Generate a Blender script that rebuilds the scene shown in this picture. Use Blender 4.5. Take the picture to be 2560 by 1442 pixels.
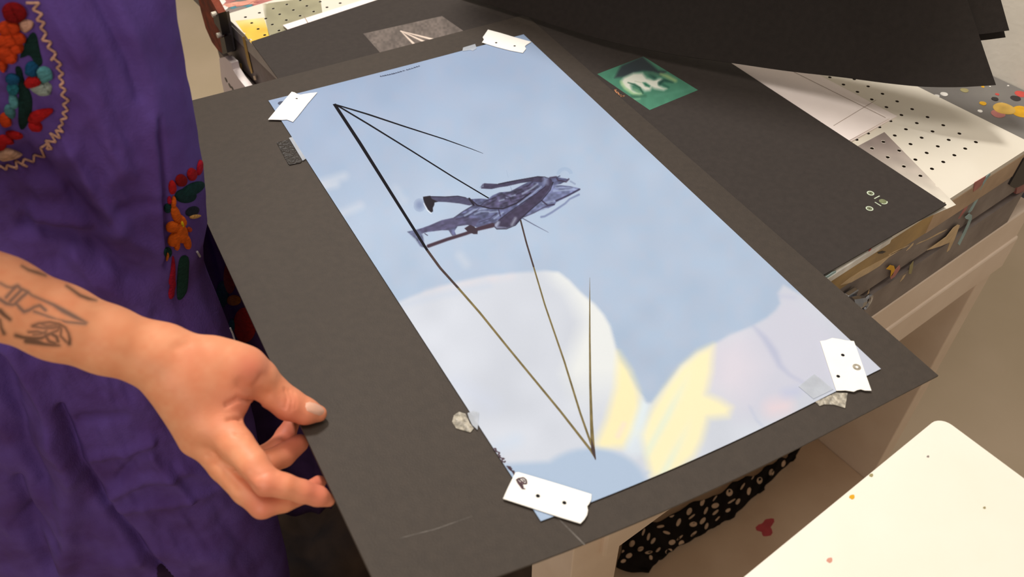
import bpy, bmesh, math, random
import numpy as np
from mathutils import Vector, Matrix
from mathutils.bvhtree import BVHTree

for o in list(bpy.data.objects): bpy.data.objects.remove(o)
random.seed(4); rng = np.random.default_rng(7)
S = 0.019            # one unit = pitch of the suction holes, 19 mm
ZT = 0.86            # height of the printing table's top
sc = bpy.context.scene
COL = sc.collection

# ------------------------------------------------------------------ camera
F = 2098.954
CAM = np.array([-42.6446, -22.517, 26.723])
MR = np.array([[0.8047694767322274, 0.4217862901376787, -0.41766303974858804],
               [-0.5935818386988885, 0.5687747530057599, -0.5693468899625987],
               [-0.002586520246111691, 0.7061101938048555, 0.7080972419928535]])
cam = bpy.data.cameras.new('camera'); camo = bpy.data.objects.new('camera', cam); COL.objects.link(camo)
cam.sensor_width = 36; cam.lens = F / 2560 * 36; cam.clip_start = 0.02
mw = Matrix([list(MR[i]) + [0] for i in range(3)] + [[0, 0, 0, 1]])
mw.translation = Vector((CAM[0] * S, CAM[1] * S, CAM[2] * S + ZT)); camo.matrix_world = mw
cam.dof.use_dof = True; cam.dof.focus_distance = 42 * S; cam.dof.aperture_fstop = 8
sc.camera = camo

# ------------------------------------------------------------------ light and exposure
w = bpy.data.worlds.new('world'); sc.world = w; w.use_nodes = True
bg = w.node_tree.nodes['Background']; bg.inputs[0].default_value = (1.0, 0.87, 0.73, 1); bg.inputs[1].default_value = 0.25
def area(name, loc, target, size, power, color):
    l = bpy.data.lights.new(name, 'AREA'); l.shape = 'DISK'; l.size = size; l.energy = power; l.color = color
    o = bpy.data.objects.new(name, l); COL.objects.link(o)
    p = Vector((loc[0] * S, loc[1] * S, loc[2] * S + ZT)); t = Vector((target[0] * S, target[1] * S, target[2] * S + ZT))
    o.location = p; o.rotation_euler = (t - p).to_track_quat('-Z', 'Y').to_euler(); return o
area('ceiling_key_light', (-16, 43, 93), (-18, 0, 0), 0.3, 28, (1.0, 0.96, 0.91))
area('ceiling_fill_light', (-34, -16, 105), (-22, -5, 0), 0.9, 12.5, (1.0, 0.94, 0.87))
area('side_fill_light', (-78, -48, 38), (-34, 4, -8), 0.5, 4.5, (1.0, 0.92, 0.84))
sc.view_settings.view_transform = 'Standard'; sc.view_settings.look = 'None'
sc.view_settings.exposure = 0.12; sc.view_settings.gamma = 1.0; sc.view_settings.use_curve_mapping = False

# ------------------------------------------------------------------ helpers
def lin(c):
    c = np.asarray(c, float) / 255.0
    return np.where(c <= 0.04045, c / 12.92, ((c + 0.055) / 1.055) ** 2.4)
def dirs(px):
    px = np.atleast_2d(np.asarray(px, float))
    d = np.stack([(px[:, 0] - 1280) / F, -(px[:, 1] - 721) / F, -np.ones(len(px))], 1)
    return d @ MR.T
def atz(px, z=0.0): d = dirs(px); return CAM + d * ((z - CAM[2]) / d[:, 2])[:, None]
def aty(px, y): d = dirs(px); return CAM + d * ((y - CAM[1]) / d[:, 1])[:, None]
def atx(px, x): d = dirs(px); return CAM + d * ((x - CAM[0]) / d[:, 0])[:, None]
def atd(px, dep): return CAM + dirs(px) * np.atleast_1d(dep)[:, None]          # optical depth
def proj(X):
    d = (np.asarray(X, float) - CAM) @ MR
    return np.stack([1280 + F * d[:, 0] / -d[:, 2], 721 - F * d[:, 1] / -d[:, 2]], 1)

MATS = {}
def mat(name, col, rough=0.6, spec=0.4, var=0.08, scale=40, bump=0.0, bscale=200, vc=False, metal=0.0, alpha=1.0, sheen=0.0, col2=None, stretch=None):
    m = bpy.data.materials.new(name); m.use_nodes = True; nt = m.node_tree; b = nt.nodes['Principled BSDF']
    b.inputs['Roughness'].default_value = rough; b.inputs['Specular IOR Level'].default_value = spec
    b.inputs['Metallic'].default_value = metal; b.inputs['Alpha'].default_value = alpha
    if sheen: b.inputs['Sheen Weight'].default_value = sheen
    tc = nt.nodes.new('ShaderNodeTexCoord'); src = tc.outputs['Object']
    if stretch:
        mp = nt.nodes.new('ShaderNodeMapping'); mp.inputs['Scale'].default_value = stretch
        nt.links.new(src, mp.inputs[0]); src = mp.outputs[0]
    n = nt.nodes.new('ShaderNodeTexNoise'); n.inputs['Scale'].default_value = scale; n.inputs['Detail'].default_value = 6
    nt.links.new(src, n.inputs['Vector'])
    mix = nt.nodes.new('ShaderNodeMix'); mix.data_type = 'RGBA'
    if vc:
        a = nt.nodes.new('ShaderNodeVertexColor'); a.layer_name = 'Col'
        hs = nt.nodes.new('ShaderNodeHueSaturation'); nt.links.new(a.outputs[0], hs.inputs['Color'])
        mr = nt.nodes.new('ShaderNodeMapRange'); mr.inputs['To Min'].default_value = 1 - var; mr.inputs['To Max'].default_value = 1 + var
        nt.links.new(n.outputs[0], mr.inputs[0]); nt.links.new(mr.outputs[0], hs.inputs['Value'])
        nt.links.new(hs.outputs[0], b.inputs['Base Color'])
    else:
        c = lin(col); c2 = lin(col2) if col2 is not None else c * (1 - 2 * var); c1 = c if col2 is not None else c * (1 + 2 * var)
        ramp = nt.nodes.new('ShaderNodeMapRange'); ramp.inputs['From Min'].default_value = 0.3; ramp.inputs['From Max'].default_value = 0.7
        nt.links.new(n.outputs[0], ramp.inputs[0])
        mix.inputs[6].default_value = (*c2, 1); mix.inputs[7].default_value = (*c1, 1)
        nt.links.new(ramp.outputs[0], mix.inputs[0]); nt.links.new(mix.outputs[2], b.inputs['Base Color'])
    if bump:
        n2 = nt.nodes.new('ShaderNodeTexNoise'); n2.inputs['Scale'].default_value = bscale; n2.inputs['Detail'].default_value = 4
        nt.links.new(src, n2.inputs['Vector'])
        bp = nt.nodes.new('ShaderNodeBump'); bp.inputs['Strength'].default_value = bump; bp.inputs['Distance'].default_value = 0.002
        nt.links.new(n2.outputs[0], bp.inputs['Height']); nt.links.new(bp.outputs[0], b.inputs['Normal'])
    MATS[name] = m; return m

ORG = {}
def org(o): return ORG[o.name] if o is not None else np.zeros(3)
def tag(o, label, cat, group=None, kind=None):
    o['label'] = label
    if cat: o['category'] = cat
    if group: o['group'] = group
    if kind: o['kind'] = kind
    return o
def thing(name, loc, label, cat, group=None):
    o = bpy.data.objects.new(name, None); COL.objects.link(o); loc = np.asarray(loc, float)
    o.empty_display_size = 0.05
    o.location = (loc[0] * S, loc[1] * S, loc[2] * S + ZT); ORG[o.name] = loc
    return tag(o, label, cat, group)
def obj(name, V, faces, m, parent=None, smooth=False, cols=None, fm=None, solid=0.0, origin=None, label=None):
    V = np.asarray(V, float)
    if parent is None: og = np.array([V[:, 0].mean(), V[:, 1].mean(), V[:, 2].min()]) if origin is None else np.asarray(origin, float)
    elif parent.type == 'EMPTY' or True: og = org(parent)
    me = bpy.data.meshes.new(name)
    L = (V - og) * S
    me.from_pydata(L.tolist(), [], [list(f) for f in faces])
    ms = m if isinstance(m, (list, tuple)) else [m]
    for mm in ms: me.materials.append(mm)
    if fm is not None: me.polygons.foreach_set('material_index', np.asarray(fm, np.int32))
    if smooth: me.polygons.foreach_set('use_smooth', np.ones(len(me.polygons), bool))
    if cols is not None:
        a = me.color_attributes.new('Col', 'FLOAT_COLOR', 'POINT')
        c4 = np.concatenate([lin(np.clip(cols, 0, 255)), np.ones((len(V), 1))], 1).astype(np.float32)
        a.data.foreach_set('color', c4.ravel())
    me.update()
    o = bpy.data.objects.new(name, me); COL.objects.link(o)
    if parent is None: o.location = (og[0] * S, og[1] * S, og[2] * S + ZT)
    else: o.parent = parent
    ORG[o.name] = og
    if solid:
        sm = o.modifiers.new('thickness', 'SOLIDIFY'); sm.thickness = solid * S; sm.offset = -1
    if label: o['label'] = label
    return o

class MB:
    def __init__(self): self.V = []; self.F = []; self.M = []
    def add(self, V, Fc, mi=0):
        n = len(self.V); self.V += [tuple(v) for v in np.asarray(V, float)]
        self.F += [[n + i for i in f] for f in Fc]; self.M += [mi] * len(Fc); return self
    def box(self, x0, x1, y0, y1, z0, z1, mi=0, bev=0.0):
        bm = bmesh.new(); bmesh.ops.create_cube(bm, size=1)
        for v in bm.verts:
            v.co = Vector(((x0 + x1) / 2 + v.co.x * (x1 - x0), (y0 + y1) / 2 + v.co.y * (y1 - y0), (z0 + z1) / 2 + v.co.z * (z1 - z0)))
        if bev: bmesh.ops.bevel(bm, geom=bm.edges[:], offset=bev, segments=2, affect='EDGES', profile=0.5)
        bm.verts.index_update()
        self.add([v.co[:] for v in bm.verts], [[v.index for v in f.verts] for f in bm.faces], mi); bm.free(); return self
    def prism(self, P, down, mi=0):
        """closed slab: polygon P (n,3) as one face, pushed along vector `down`"""
        P = np.asarray(P, float); n = len(P); Q = P + np.asarray(down, float)
        self.add(np.concatenate([P, Q]), [list(range(n)), list(range(2 * n - 1, n - 1, -1))] + [[i, i + n, (i + 1) % n + n, (i + 1) % n] for i in range(n)], mi); return self
    def tube(self, P, r, n=8, mi=0):
        P = np.asarray(P, float); k = len(P); r = np.broadcast_to(np.asarray(r, float), (k,))
        T = np.gradient(P, axis=0); T /= np.linalg.norm(T, axis=1)[:, None] + 1e-9
        up = np.array([0, 0, 1.0]) if abs(T[0][2]) < .9 else np.array([1.0, 0, 0])
        V = []
        for i in range(k):
            a = np.cross(T[i], up); a /= np.linalg.norm(a) + 1e-9; b = np.cross(T[i], a); up = -np.cross(T[i], a) if False else up
            for j in range(n):
                t = 2 * math.pi * j / n; V.append(P[i] + r[i] * (a * math.cos(t) + b * math.sin(t)))
        Fc = [[i * n + j, i * n + (j + 1) % n, (i + 1) * n + (j + 1) % n, (i + 1) * n + j] for i in range(k - 1) for j in range(n)]
        Fc += [list(range(n))[::-1], list(range((k - 1) * n, k * n))]
        self.add(V, Fc, mi); return self
    def build(self, name, m, parent=None, **kw):
        return obj(name, np.array(self.V), self.F, m, parent, fm=self.M, **kw)

def psdf(P, poly):
    """signed distance (px) of points to a closed polygon, negative inside"""
    poly = np.asarray(poly, float); a = poly; b = np.roll(poly, -1, 0)
    d2 = np.full(len(P), 1e18); ins = np.zeros(len(P), bool)
    for p, q in zip(a, b):
        e = q - p; t = np.clip(((P - p) @ e) / (e @ e + 1e-12), 0, 1)
        d2 = np.minimum(d2, ((P - p - t[:, None] * e) ** 2).sum(1))
        c = ((p[1] > P[:, 1]) != (q[1] > P[:, 1]))
        with np.errstate(divide='ignore', invalid='ignore'):
            xi = (q[0] - p[0]) * (P[:, 1] - p[1]) / (q[1] - p[1]) + p[0]
        ins ^= c & (P[:, 0] < xi)
    return np.where(ins, -1, 1) * np.sqrt(d2)
def lsdf(P, line, w=None):
    """distance to an open polyline; w = widths along it (half widths subtracted)"""
    line = np.asarray(line, float); best = np.full(len(P), 1e9)
    w = np.zeros(len(line)) if w is None else np.broadcast_to(np.asarray(w, float), (len(line),))
    for i in range(len(line) - 1):
        e = line[i + 1] - line[i]; t = np.clip(((P - line[i]) @ e) / (e @ e + 1e-12), 0, 1)
        d = np.sqrt(((P - line[i] - t[:, None] * e) ** 2).sum(1)) - (w[i] + (w[i + 1] - w[i]) * t) / 2
        best = np.minimum(best, d)
    return best
def msk(d, soft): return np.clip(0.5 - d / soft, 0, 1)
def paint(col, m, c): return col * (1 - m[:, None]) + np.asarray(c, float) * m[:, None]
def cv(l, ox, oy, k): return [(ox + x / k, oy + y / k) for x, y in l]
def noise2(P, cell, seed=0):
    """smooth value noise on 2-D points, -1..1"""
    r = np.random.default_rng(seed).uniform(-1, 1, (64, 64)); q = np.asarray(P) / cell
    i = np.floor(q).astype(int); f = q - i; f = f * f * (3 - 2 * f)
    g = lambda a, b: r[a % 64, b % 64]
    return (g(i[:, 0], i[:, 1]) * (1 - f[:, 0]) + g(i[:, 0] + 1, i[:, 1]) * f[:, 0]) * (1 - f[:, 1]) + \
           (g(i[:, 0], i[:, 1] + 1) * (1 - f[:, 0]) + g(i[:, 0] + 1, i[:, 1] + 1) * f[:, 0]) * f[:, 1]
def gridfaces(nu, nv): 
    return [[i * nv + j, (i + 1) * nv + j, (i + 1) * nv + j + 1, i * nv + j + 1] for i in range(nu - 1) for j in range(nv - 1)]
def closed_sheet(P, nu, nv, th):
    """grid of points (nu*nv) given a thickness downwards along its normals: one closed slab"""
    G = P.reshape(nu, nv, 3); n = np.cross(np.gradient(G, axis=0), np.gradient(G, axis=1)); n /= np.linalg.norm(n, axis=2)[..., None]
    n *= np.sign(n[..., 2:3].mean()) or 1
    Q = (G - n * th).reshape(-1, 3); N = nu * nv; f = gridfaces(nu, nv)
    if np.cross(G[1, 0] - G[0, 0], G[0, 1] - G[0, 0])[2] < 0: f = [x[::-1] for x in f]
    rim = [i * nv for i in range(nu)] + [(nu - 1) * nv + j for j in range(1, nv)] + [i * nv + nv - 1 for i in range(nu - 2, -1, -1)] + [j for j in range(nv - 2, 0, -1)]
    fs = f + [[i + N for i in x[::-1]] for x in f] + [[rim[k], rim[k] + N, rim[(k + 1) % len(rim)] + N, rim[(k + 1) % len(rim)]] for k in range(len(rim))]
    return np.concatenate([P, Q]), fs

# ------------------------------------------------------------------ materials
m_floor = mat('concrete_floor', (238, 216, 190), .85, .2, .0, 1.6, bump=.2, bscale=60, col2=(208, 190, 158))
m_wall = mat('wall_plaster', (232, 224, 210), .8, .25, .02, 30, bump=.12, bscale=180)
m_plate = mat('white_laminate', (228, 221, 206), .5, .35, .0, 9, col2=(220, 211, 194))
m_hole = mat('hole_dark', (60, 48, 38), .9, .1, .05)
m_wood = mat('edge_wood', (190, 158, 106), .7, .3, .0, 25, col2=(150, 126, 92), bump=.3, bscale=90)
m_wood2 = mat('edge_wood_pale', (204, 176, 146), .7, .3, .0, 25, col2=(176, 150, 124), bump=.3, bscale=90)
m_grey = mat('grey_paint', (146, 134, 126), .6, .35, .0, 30, col2=(120, 108, 102), bump=.2)
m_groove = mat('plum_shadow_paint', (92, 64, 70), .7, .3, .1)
m_white = mat('white_painted_wood', (238, 218, 198), .6, .35, .0, 12, col2=(226, 204, 182), bump=.15, bscale=60)
m_wtable = mat('white_board', (246, 240, 228), .5, .3, .0, 5, col2=(236, 228, 210))
m_gsurf = mat('grey_work_paint', (122, 118, 112), .45, .4, .0, 14, col2=(104, 100, 98))
m_black = mat('black_paper', (59, 50, 42), .62, .42, .05, 160, bump=.12, bscale=900)
m_blackc = mat('black_card', (53, 46, 42), .7, .3, .05, 160, bump=.12, bscale=900)
m_blackd = mat('black_card_shaded', (42, 36, 32), .75, .18, .05, 160, bump=.12, bscale=900)  # same black card for the curled stack, its shade put into the colour
m_wpaper = mat('white_paper', (244, 232, 226), .8, .2, .01, 50)
m_dress = mat('purple_cotton', (96, 72, 146), .85, .2, .0, 22, bump=.25, bscale=420, col2=(80, 52, 114))
m_skin = mat('skin', None, .5, .4, .05, 60, bump=.07, bscale=520, vc=True)
m_skin.node_tree.nodes['Principled BSDF'].inputs['Subsurface Weight'].default_value = .12
m_skin.node_tree.nodes['Principled BSDF'].inputs['Subsurface Radius'].default_value = (.006, .0025, .0015)
m_nail = mat('nail', (226, 174, 148), .3, .5, .03)
m_tape = mat('white_tape', (250, 246, 238), .6, .3, .01, 60)
m_clear = mat('clear_tape', (205, 212, 222), .25, .6, .05, 60, bump=.5, bscale=120, alpha=.5)
m_clear2 = mat('clear_tape_crumpled', (190, 182, 165), .3, .7, .3, 260, bump=1.0, bscale=260, alpha=.6)
m_bltape = mat('dark_tape', (38, 32, 28), .4, .5, .1, 200, bump=1.0, bscale=300)
m_dot = mat('dot_black', (24, 22, 24), .8, .2, .05)
m_ring = mat('dot_grey', (150, 142, 128), .7, .2, .25, 300)
m_rust = mat('rust_red_wood', (150, 66, 38), .75, .3, .0, 60, col2=(84, 40, 28), bump=.6, bscale=120)
m_iron = mat('black_iron', (34, 30, 32), .45, .5, .1)
m_steel = mat('steel', (170, 172, 178), .25, .5, .1, metal=1.0)
m_blue = mat('navy_paint', (48, 58, 80), .6, .3, .1)
m_cloth = mat('patterned_black_cloth', (30, 24, 20), .9, .1, .1)
m_clothw = mat('cloth_dot_cream', (196, 166, 138), .9, .1, .05)
m_print = mat('ink_print', None, .5, .15, .02, 700, vc=True)
m_pigm = mat('ink_print_matt', None, .65, .3, .02, 500, vc=True)
def pm(name, c, rough=.5, var=.08): return mat('paint_' + name, c, rough, .4, var, 80)
m_py, m_pt, m_pr, m_pk = pm('yellow', (214, 160, 20)), pm('pale_blue', (150, 176, 176)), pm('red', (188, 70, 62)), pm('pink', (176, 110, 104))
m_pc, m_po, m_pw = pm('cream', (206, 178, 138)), pm('olive', (150, 140, 96)), pm('white', (226, 222, 214))
m_drip = pm('ochre', (196, 158, 74)); m_teal = pm('teal', (70, 128, 140)); m_salmon = pm('salmon', (214, 150, 130))

# ------------------------------------------------------------------ the setting
ZF = -ZT / S
fl = MB().box(-170, 120, -120, 190, ZF - 1, ZF).build('floor', m_floor); tag(fl, 'stained beige concrete studio floor', 'floor', kind='structure')
wl = MB().box(7.1, 9.6, -7.6, 120, ZF, 70).build('wall_right', m_wall); tag(wl, 'off-white plaster partition wall behind the table', 'wall', kind='structure')

# ------------------------------------------------------------------ printing table
TB = thing('printing_table', (-12, 11, ZF), 'paint-splashed screen printing table with a white perforated top and grey sides', 'table')
mb = MB(); ext = (-27.0, 2.33, -9.0, 31.15); cells = 16
xs = [-27.0] + [x - .5 for x in range(-26, 1)] + [.5, 2.33]; ys = [-9.0, -7.5] + [y + .5 for y in range(-7, 31)] + [31.15]
for i in range(len(xs) - 1):
    for j in range(len(ys) - 1):
        x0, x1, y0, y1 = xs[i], xs[i + 1], ys[j], ys[j + 1]
        if abs(x1 - x0 - 1) < 1e-6 and abs(y1 - y0 - 1) < 1e-6:
            cx, cy = (x0 + x1) / 2, (y0 + y1) / 2; ang = [2 * math.pi * (k + .5) / 12 for k in range(12)]
            sq = []
            for a in ang:
                c, s = math.cos(a), math.sin(a); t = .5 / max(abs(c), abs(s)); sq.append((cx + c * t, cy + s * t, 0))
            corners = {0: (x1, y1), 3: (x0, y1), 6: (x0, y0), 9: (x1, y0)}
            rin = [(cx + .105 * math.cos(a), cy + .105 * math.sin(a), 0) for a in ang]; bot = [(p[0], p[1], -.3) for p in rin]
            V = sq + rin + bot + [(x1, y1, 0), (x0, y1, 0), (x0, y0, 0), (x1, y0, 0)]
            Fc = []; 
            for k in range(12):
                k2 = (k + 1) % 12; ins = {1: 36, 4: 37, 7: 38, 10: 39}.get(k)
                Fc.append([12 + k, k] + ([ins] if ins else []) + [k2, 12 + k2])
            mb.add(V, Fc, 0); mb.add(V, [[12 + k, 12 + (k + 1) % 12, 24 + (k + 1) % 12, 24 + k] for k in range(12)] + [list(range(24, 36))], 1)
        else: mb.add([(x0, y0, 0), (x1, y0, 0), (x1, y1, 0), (x0, y1, 0)], [[0, 1, 2, 3]], 0)
X0, X1, Y0, Y1 = ext
mb.add([(X0, Y0, 0), (X1, Y0, 0), (X1, Y1, 0), (X0, Y1, 0), (X0, Y0, -.32), (X1, Y0, -.32), (X1, Y1, -.32), (X0, Y1, -.32)],
       [[0, 4, 5, 1], [1, 5, 6, 2], [2, 6, 7, 3], [3, 7, 4, 0], [4, 7, 6, 5]], 0)
plate = mb.build('perforated_top', [m_plate, m_hole], TB)
def deck(parent, pts, c, name='ink_stain', z=.003, soft=None, dens=130, edgefade=None, base=(224, 216, 200)):
    """flat tinted print residue lying on the plate"""
    P = atz(pts, z); g = np.linspace(0, 1, dens); a, b, c2, d = P
    V = np.array([(a * (1 - s) + b * s) * (1 - t) + (d * (1 - s) + c2 * s) * t for s in g for t in g])
    px = proj(V); k = np.ones(len(V)) if edgefade is None else edgefade(px)
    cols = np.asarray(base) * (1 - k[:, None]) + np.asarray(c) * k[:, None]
    cols = cols * (1 + .06 * noise2(V[:, :2], .6, 5)[:, None])
    near = np.hypot(V[:, 0] - np.round(V[:, 0]), V[:, 1] - np.round(V[:, 1])) < .1      # the suction holes stay open
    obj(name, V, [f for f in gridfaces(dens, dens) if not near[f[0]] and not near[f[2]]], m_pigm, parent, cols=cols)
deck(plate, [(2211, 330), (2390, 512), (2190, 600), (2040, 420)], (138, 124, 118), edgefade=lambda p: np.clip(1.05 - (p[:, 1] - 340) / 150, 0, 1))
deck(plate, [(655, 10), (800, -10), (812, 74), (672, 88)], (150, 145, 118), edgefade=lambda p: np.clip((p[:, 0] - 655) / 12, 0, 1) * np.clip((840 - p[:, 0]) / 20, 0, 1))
deck(plate, [(588, 52), (660, 44), (674, 90), (628, 108)], (222, 182, 72), edgefade=lambda p: np.clip((p[:, 1] - 46) / 26, 0, 1), base=(222, 206, 150))

# grey painted work surface carrying the plate, its rims
g = MB(); g.box(2.36, 7.05, -8.4, 38, -1.2, -.06); g.box(-27.2, 2.36, 31.2, 38, -1.2, -.06)
gs = g.build('work_surface', m_gsurf, TB)
def blob(parent, name, c, rx, ry, z, m, rot=0, n=22, wob=.08, th=.012):
    P = []
    for k in range(n):
        a = 2 * math.pi * k / n; r = 1 + wob * math.sin(3 * a + rx * 9) + wob * .6 * math.sin(5 * a + ry * 7)
        x, y = rx * r * math.cos(a), ry * r * math.sin(a)
        P.append((c[0] + x * math.cos(rot) - y * math.sin(rot), c[1] + x * math.sin(rot) + y * math.cos(rot), z + th))
    return MB().prism(P, (0, 0, -th)).build(name, m, parent)
for (px, py, r, m_) in [(2510, 272, .62, m_drip), (2556, 280, .62, m_py), (2457, 259, .2, m_py), (2552, 235, .35, m_pr), (2411, 226, .24, m_po), (2487, 248, .2, m_iron),
                        (2539, 246, .3, m_iron), (2450, 278, .14, m_pw), (2457, 217, .1, m_py), (2520, 215, .06, m_pw), (2495, 285, .4, m_pk), (2342, 240, .16, m_pw), (2360, 236, .22, m_pw),
                        (2493, 236, .12, m_pr), (2475, 216, .05, m_pw), (2505, 258, .07, m_pw)]:
    c = atz([(px, py)], -.06)[0]; blob(gs, 'paint_spot', c, r, r * .95, -.06, m_, wob=.03, th=.01 + .003 * ((px * 7 + py) % 9))
spot_i = 0
for (px, py, rx, ry, m_) in [(605, 18, .9, .45, m_teal), (560, 5, .8, .5, m_pk), (640, 3, 1.2, .4, m_salmon), (580, 12, .9, .3, m_salmon), (553, 22, .5, .3, m_pw), (556, 28, .18, .18, m_salmon), (590, 26, .7, .3, m_grey), (545, 8, .6, .4, m_pw), (612, 8, .8, .3, m_salmon), (660, 8, .9, .2, m_pk), (690, -3, 1.5, .3, m_pk), (528, 3, .4, .4, m_pk)]:
    c = atz([(px, py)], -.06)[0]; blob(gs, 'paint_spot', c, rx, ry, -.06, m_, rot=-.1, wob=.18, th=.008 + .004 * spot_i); spot_i += 1
# sides, in layers below the plate
def ring(name, m, z0, z1, off, mats=None):
    a = MB(); t = .8
    a.box(-27.0 - off, 4.2, -9.0 - off, -9.0 + t, z0, z1, 0); a.box(-27.0 - off, -27 + t, -9.0 + t, 34.5, z0, z1, 1 if mats else 0)
    return a.build(name, mats or m, TB)
rim = ring('edge_strip', m_wood, -1.75, -.33, .0, [m_wood, m_grey])
# pale right half of the strip (unpainted) and white lip
MB().box(-6.5, 4.2, -9.03, -9.0, -1.75, -.33).build('edge_strip', m_wood2, TB)
MB().box(-27.04, -26.98, -9.0, 34.5, -1.2, -.33).build('edge_strip', mat('pale_aluminium', (176, 170, 160), .45, .5, .05, 50), TB)
up = ring('upper_board', m_grey, -3.6, -1.75, .0)
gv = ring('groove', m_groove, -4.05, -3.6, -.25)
lo = ring('lower_board', m_grey, -6.35, -4.05, .15)
bm_ = MB(); bm_.box(-27.5, 7.2, -9.2, -7.9, -9.0, -6.36, bev=.1); bm_.box(-27.5, 7.2, -9.35, -7.9, -11.6, -8.9, bev=.16)
beam = bm_.build('apron_rail', m_white, TB)
# side panels and shelf of the open base
MB().box(5.45, 7.05, -9.0, 30, ZF, -11.6, bev=.08).build('side_panel', m_white, TB)
MB().box(-29.3, -26.1, -9.05, -6.0, ZF, -6.37, bev=.06).build('leg', m_white, TB)
MB().box(-28.9, -27.2, -6.0, 30, ZF, -11.61, bev=.06).build('side_panel', mat('dark_panel', (58, 46, 38), .8, .2, .25, 12), TB)
MB().box(5.4, 7.0, 30, 31, ZF, -11.61).build('leg', m_white, TB)
sh = MB(); sh.box(-26.05, 5.44, -12.6, 26, -37.6, -36.5, bev=.1); sh.box(-26.05, 5.44, -13.2, -12.3, -38.4, -37.1, bev=.1)
shelf = sh.build('lower_shelf', mat('shaded_white_paint', (206, 178, 150), .6, .3, .0, 10, col2=(190, 160, 132)), TB)  # white paint darkened, the shade below the table is in this colour
blob(shelf, 'paint_spot', atz([(1915, 1318)], -36.5)[0], .9, .55, -36.5, pm('crimson', (170, 62, 66)), rot=.3, wob=.25)

# paint smears on the front boards (real thin paint on the faces)
def side_poly(parent, name, px, m, y, th=.02):
    P = aty(px, y); return MB().prism(P + np.array([0, -th, 0]), (0, th, 0)).build(name, m, parent)
def k4(l): return cv(l, 2030, 440, 4.5057)
side_poly(up, 'paint_smear', k4([(320, 1228), (420, 1150), (560, 1060), (700, 985), (860, 900), (880, 880), (1000, 820), (1040, 800), (960, 850), (860, 915), (760, 1010), (640, 1085), (520, 1150), (440, 1195)]), m_pc, -9.0)
side_poly(up, 'paint_smear', k4([(860, 885), (940, 840), (1100, 770), (1050, 800), (950, 850), (890, 880)]), m_pc, -9.0)
side_poly(up, 'paint_smear', k4([(1060, 840), (1125, 765), (1142, 750), (1135, 775), (1095, 815)]), m_pc, -9.0)
side_poly(up, 'paint_smear', k4([(1170, 770), (1300, 715), (1450, 640), (1520, 600), (1440, 630), (1290, 712), (1210, 745)]), m_pc, -9.0)
side_poly(lo, 'paint_smear', k4([(1290, 835), (1400, 760), (1510, 680), (1590, 580), (1640, 545), (1662, 552), (1600, 720), (1545, 830), (1515, 855), (1550, 745), (1440, 790)]), m_pc, -9.15)
side_poly(lo, 'paint_smear', k4([(835, 1045), (880, 1000), (920, 1010), (932, 1050), (905, 1110), (880, 1135), (890, 1060)]), m_py, -9.15)
side_poly(lo, 'paint_smear', k4([(885, 1160), (880, 1135), (930, 1060), (985, 1000), (990, 1040), (930, 1130)]), m_pk, -9.15)
side_poly(lo, 'paint_smear', k4([(1085, 1100), (1100, 1010), (1140, 955), (1135, 1020), (1115, 1100)]), m_po, -9.15)
side_poly(lo, 'paint_smear', k4([(580, 1425), (612, 1350), (645, 1270), (632, 1350), (600, 1430)]), m_pc, -9.15)
side_poly(lo, 'paint_smear', k4([(990, 1190), (1025, 1125), (1055, 1105), (1030, 1150)]), m_pc, -9.15)
side_poly(rim, 'paint_drip', k4([(1910, 60), (1980, -15), (2000, -30), (2010, -20), (1965, 40), (1940, 80), (1890, 160), (1925, 90)]), m_pt, -9.03)
side_poly(up, 'paint_drip', k4([(1890, 160), (1935, 95), (1950, 85), (1890, 220), (1800, 385), (1770, 415), (1755, 410), (1810, 320)]), m_pt, -9.0)
side_poly(lo, 'paint_drip', k4([(1720, 462), (1770, 420), (1800, 440), (1795, 490), (1740, 620), (1690, 720), (1660, 780), (1640, 760), (1690, 660), (1745, 540), (1765, 490), (1730, 480)]), m_pt, -9.15)
side_poly(rim, 'paint_drip', k4([(1830, 70), (1950, 0), (1955, 10), (1900, 110), (1840, 160), (1815, 175)]), m_pk, -9.035)
side_poly(up, 'paint_drip', k4([(1800, 200), (1812, 185), (1820, 180), (1740, 370), (1660, 475), (1645, 480), (1720, 350)]), m_pk, -9.0)
side_poly(rim, 'paint_smear', k4([(135, 1140), (180, 1115), (230, 1080), (270, 1065), (260, 1110), (230, 1170), (195, 1180)]), m_pt, -9.0)
side_poly(rim, 'paint_smear', k4([(610, 880), (650, 825), (668, 810), (655, 850), (630, 880)]), m_pr, -9.0)
side_poly(rim, 'paint_smear', k4([(735, 860), (790, 840), (830, 850), (790, 870), (745, 872)]), m_iron, -9.0)
MB().box(-16.2, -10.2, -9.06, -8.98, -.42, -.02).build('edge_trim', m_pw, plate)
# yellow drips on the left side
def xpoly(parent, name, px, m, x, th=.02):
    P = atx(px, x); return MB().prism(P + np.array([-th, 0, 0]), (th, 0, 0)).build(name, m, parent)
xpoly(up, 'paint_drip', [(606, 92), (612, 92), (616, 112), (622, 140), (632, 182), (629, 184), (620, 160), (612, 122)], m_drip, -27.06)
xpoly(lo, 'paint_drip', [(599, 158), (604, 159), (606, 180), (612, 205), (618, 224), (613, 218), (607, 196), (601, 172)], m_drip, -27.15)
xpoly(lo, 'paint_smear', [(633, 190), (638, 189), (641, 200), (636, 200)], m_pc, -27.15)
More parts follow.
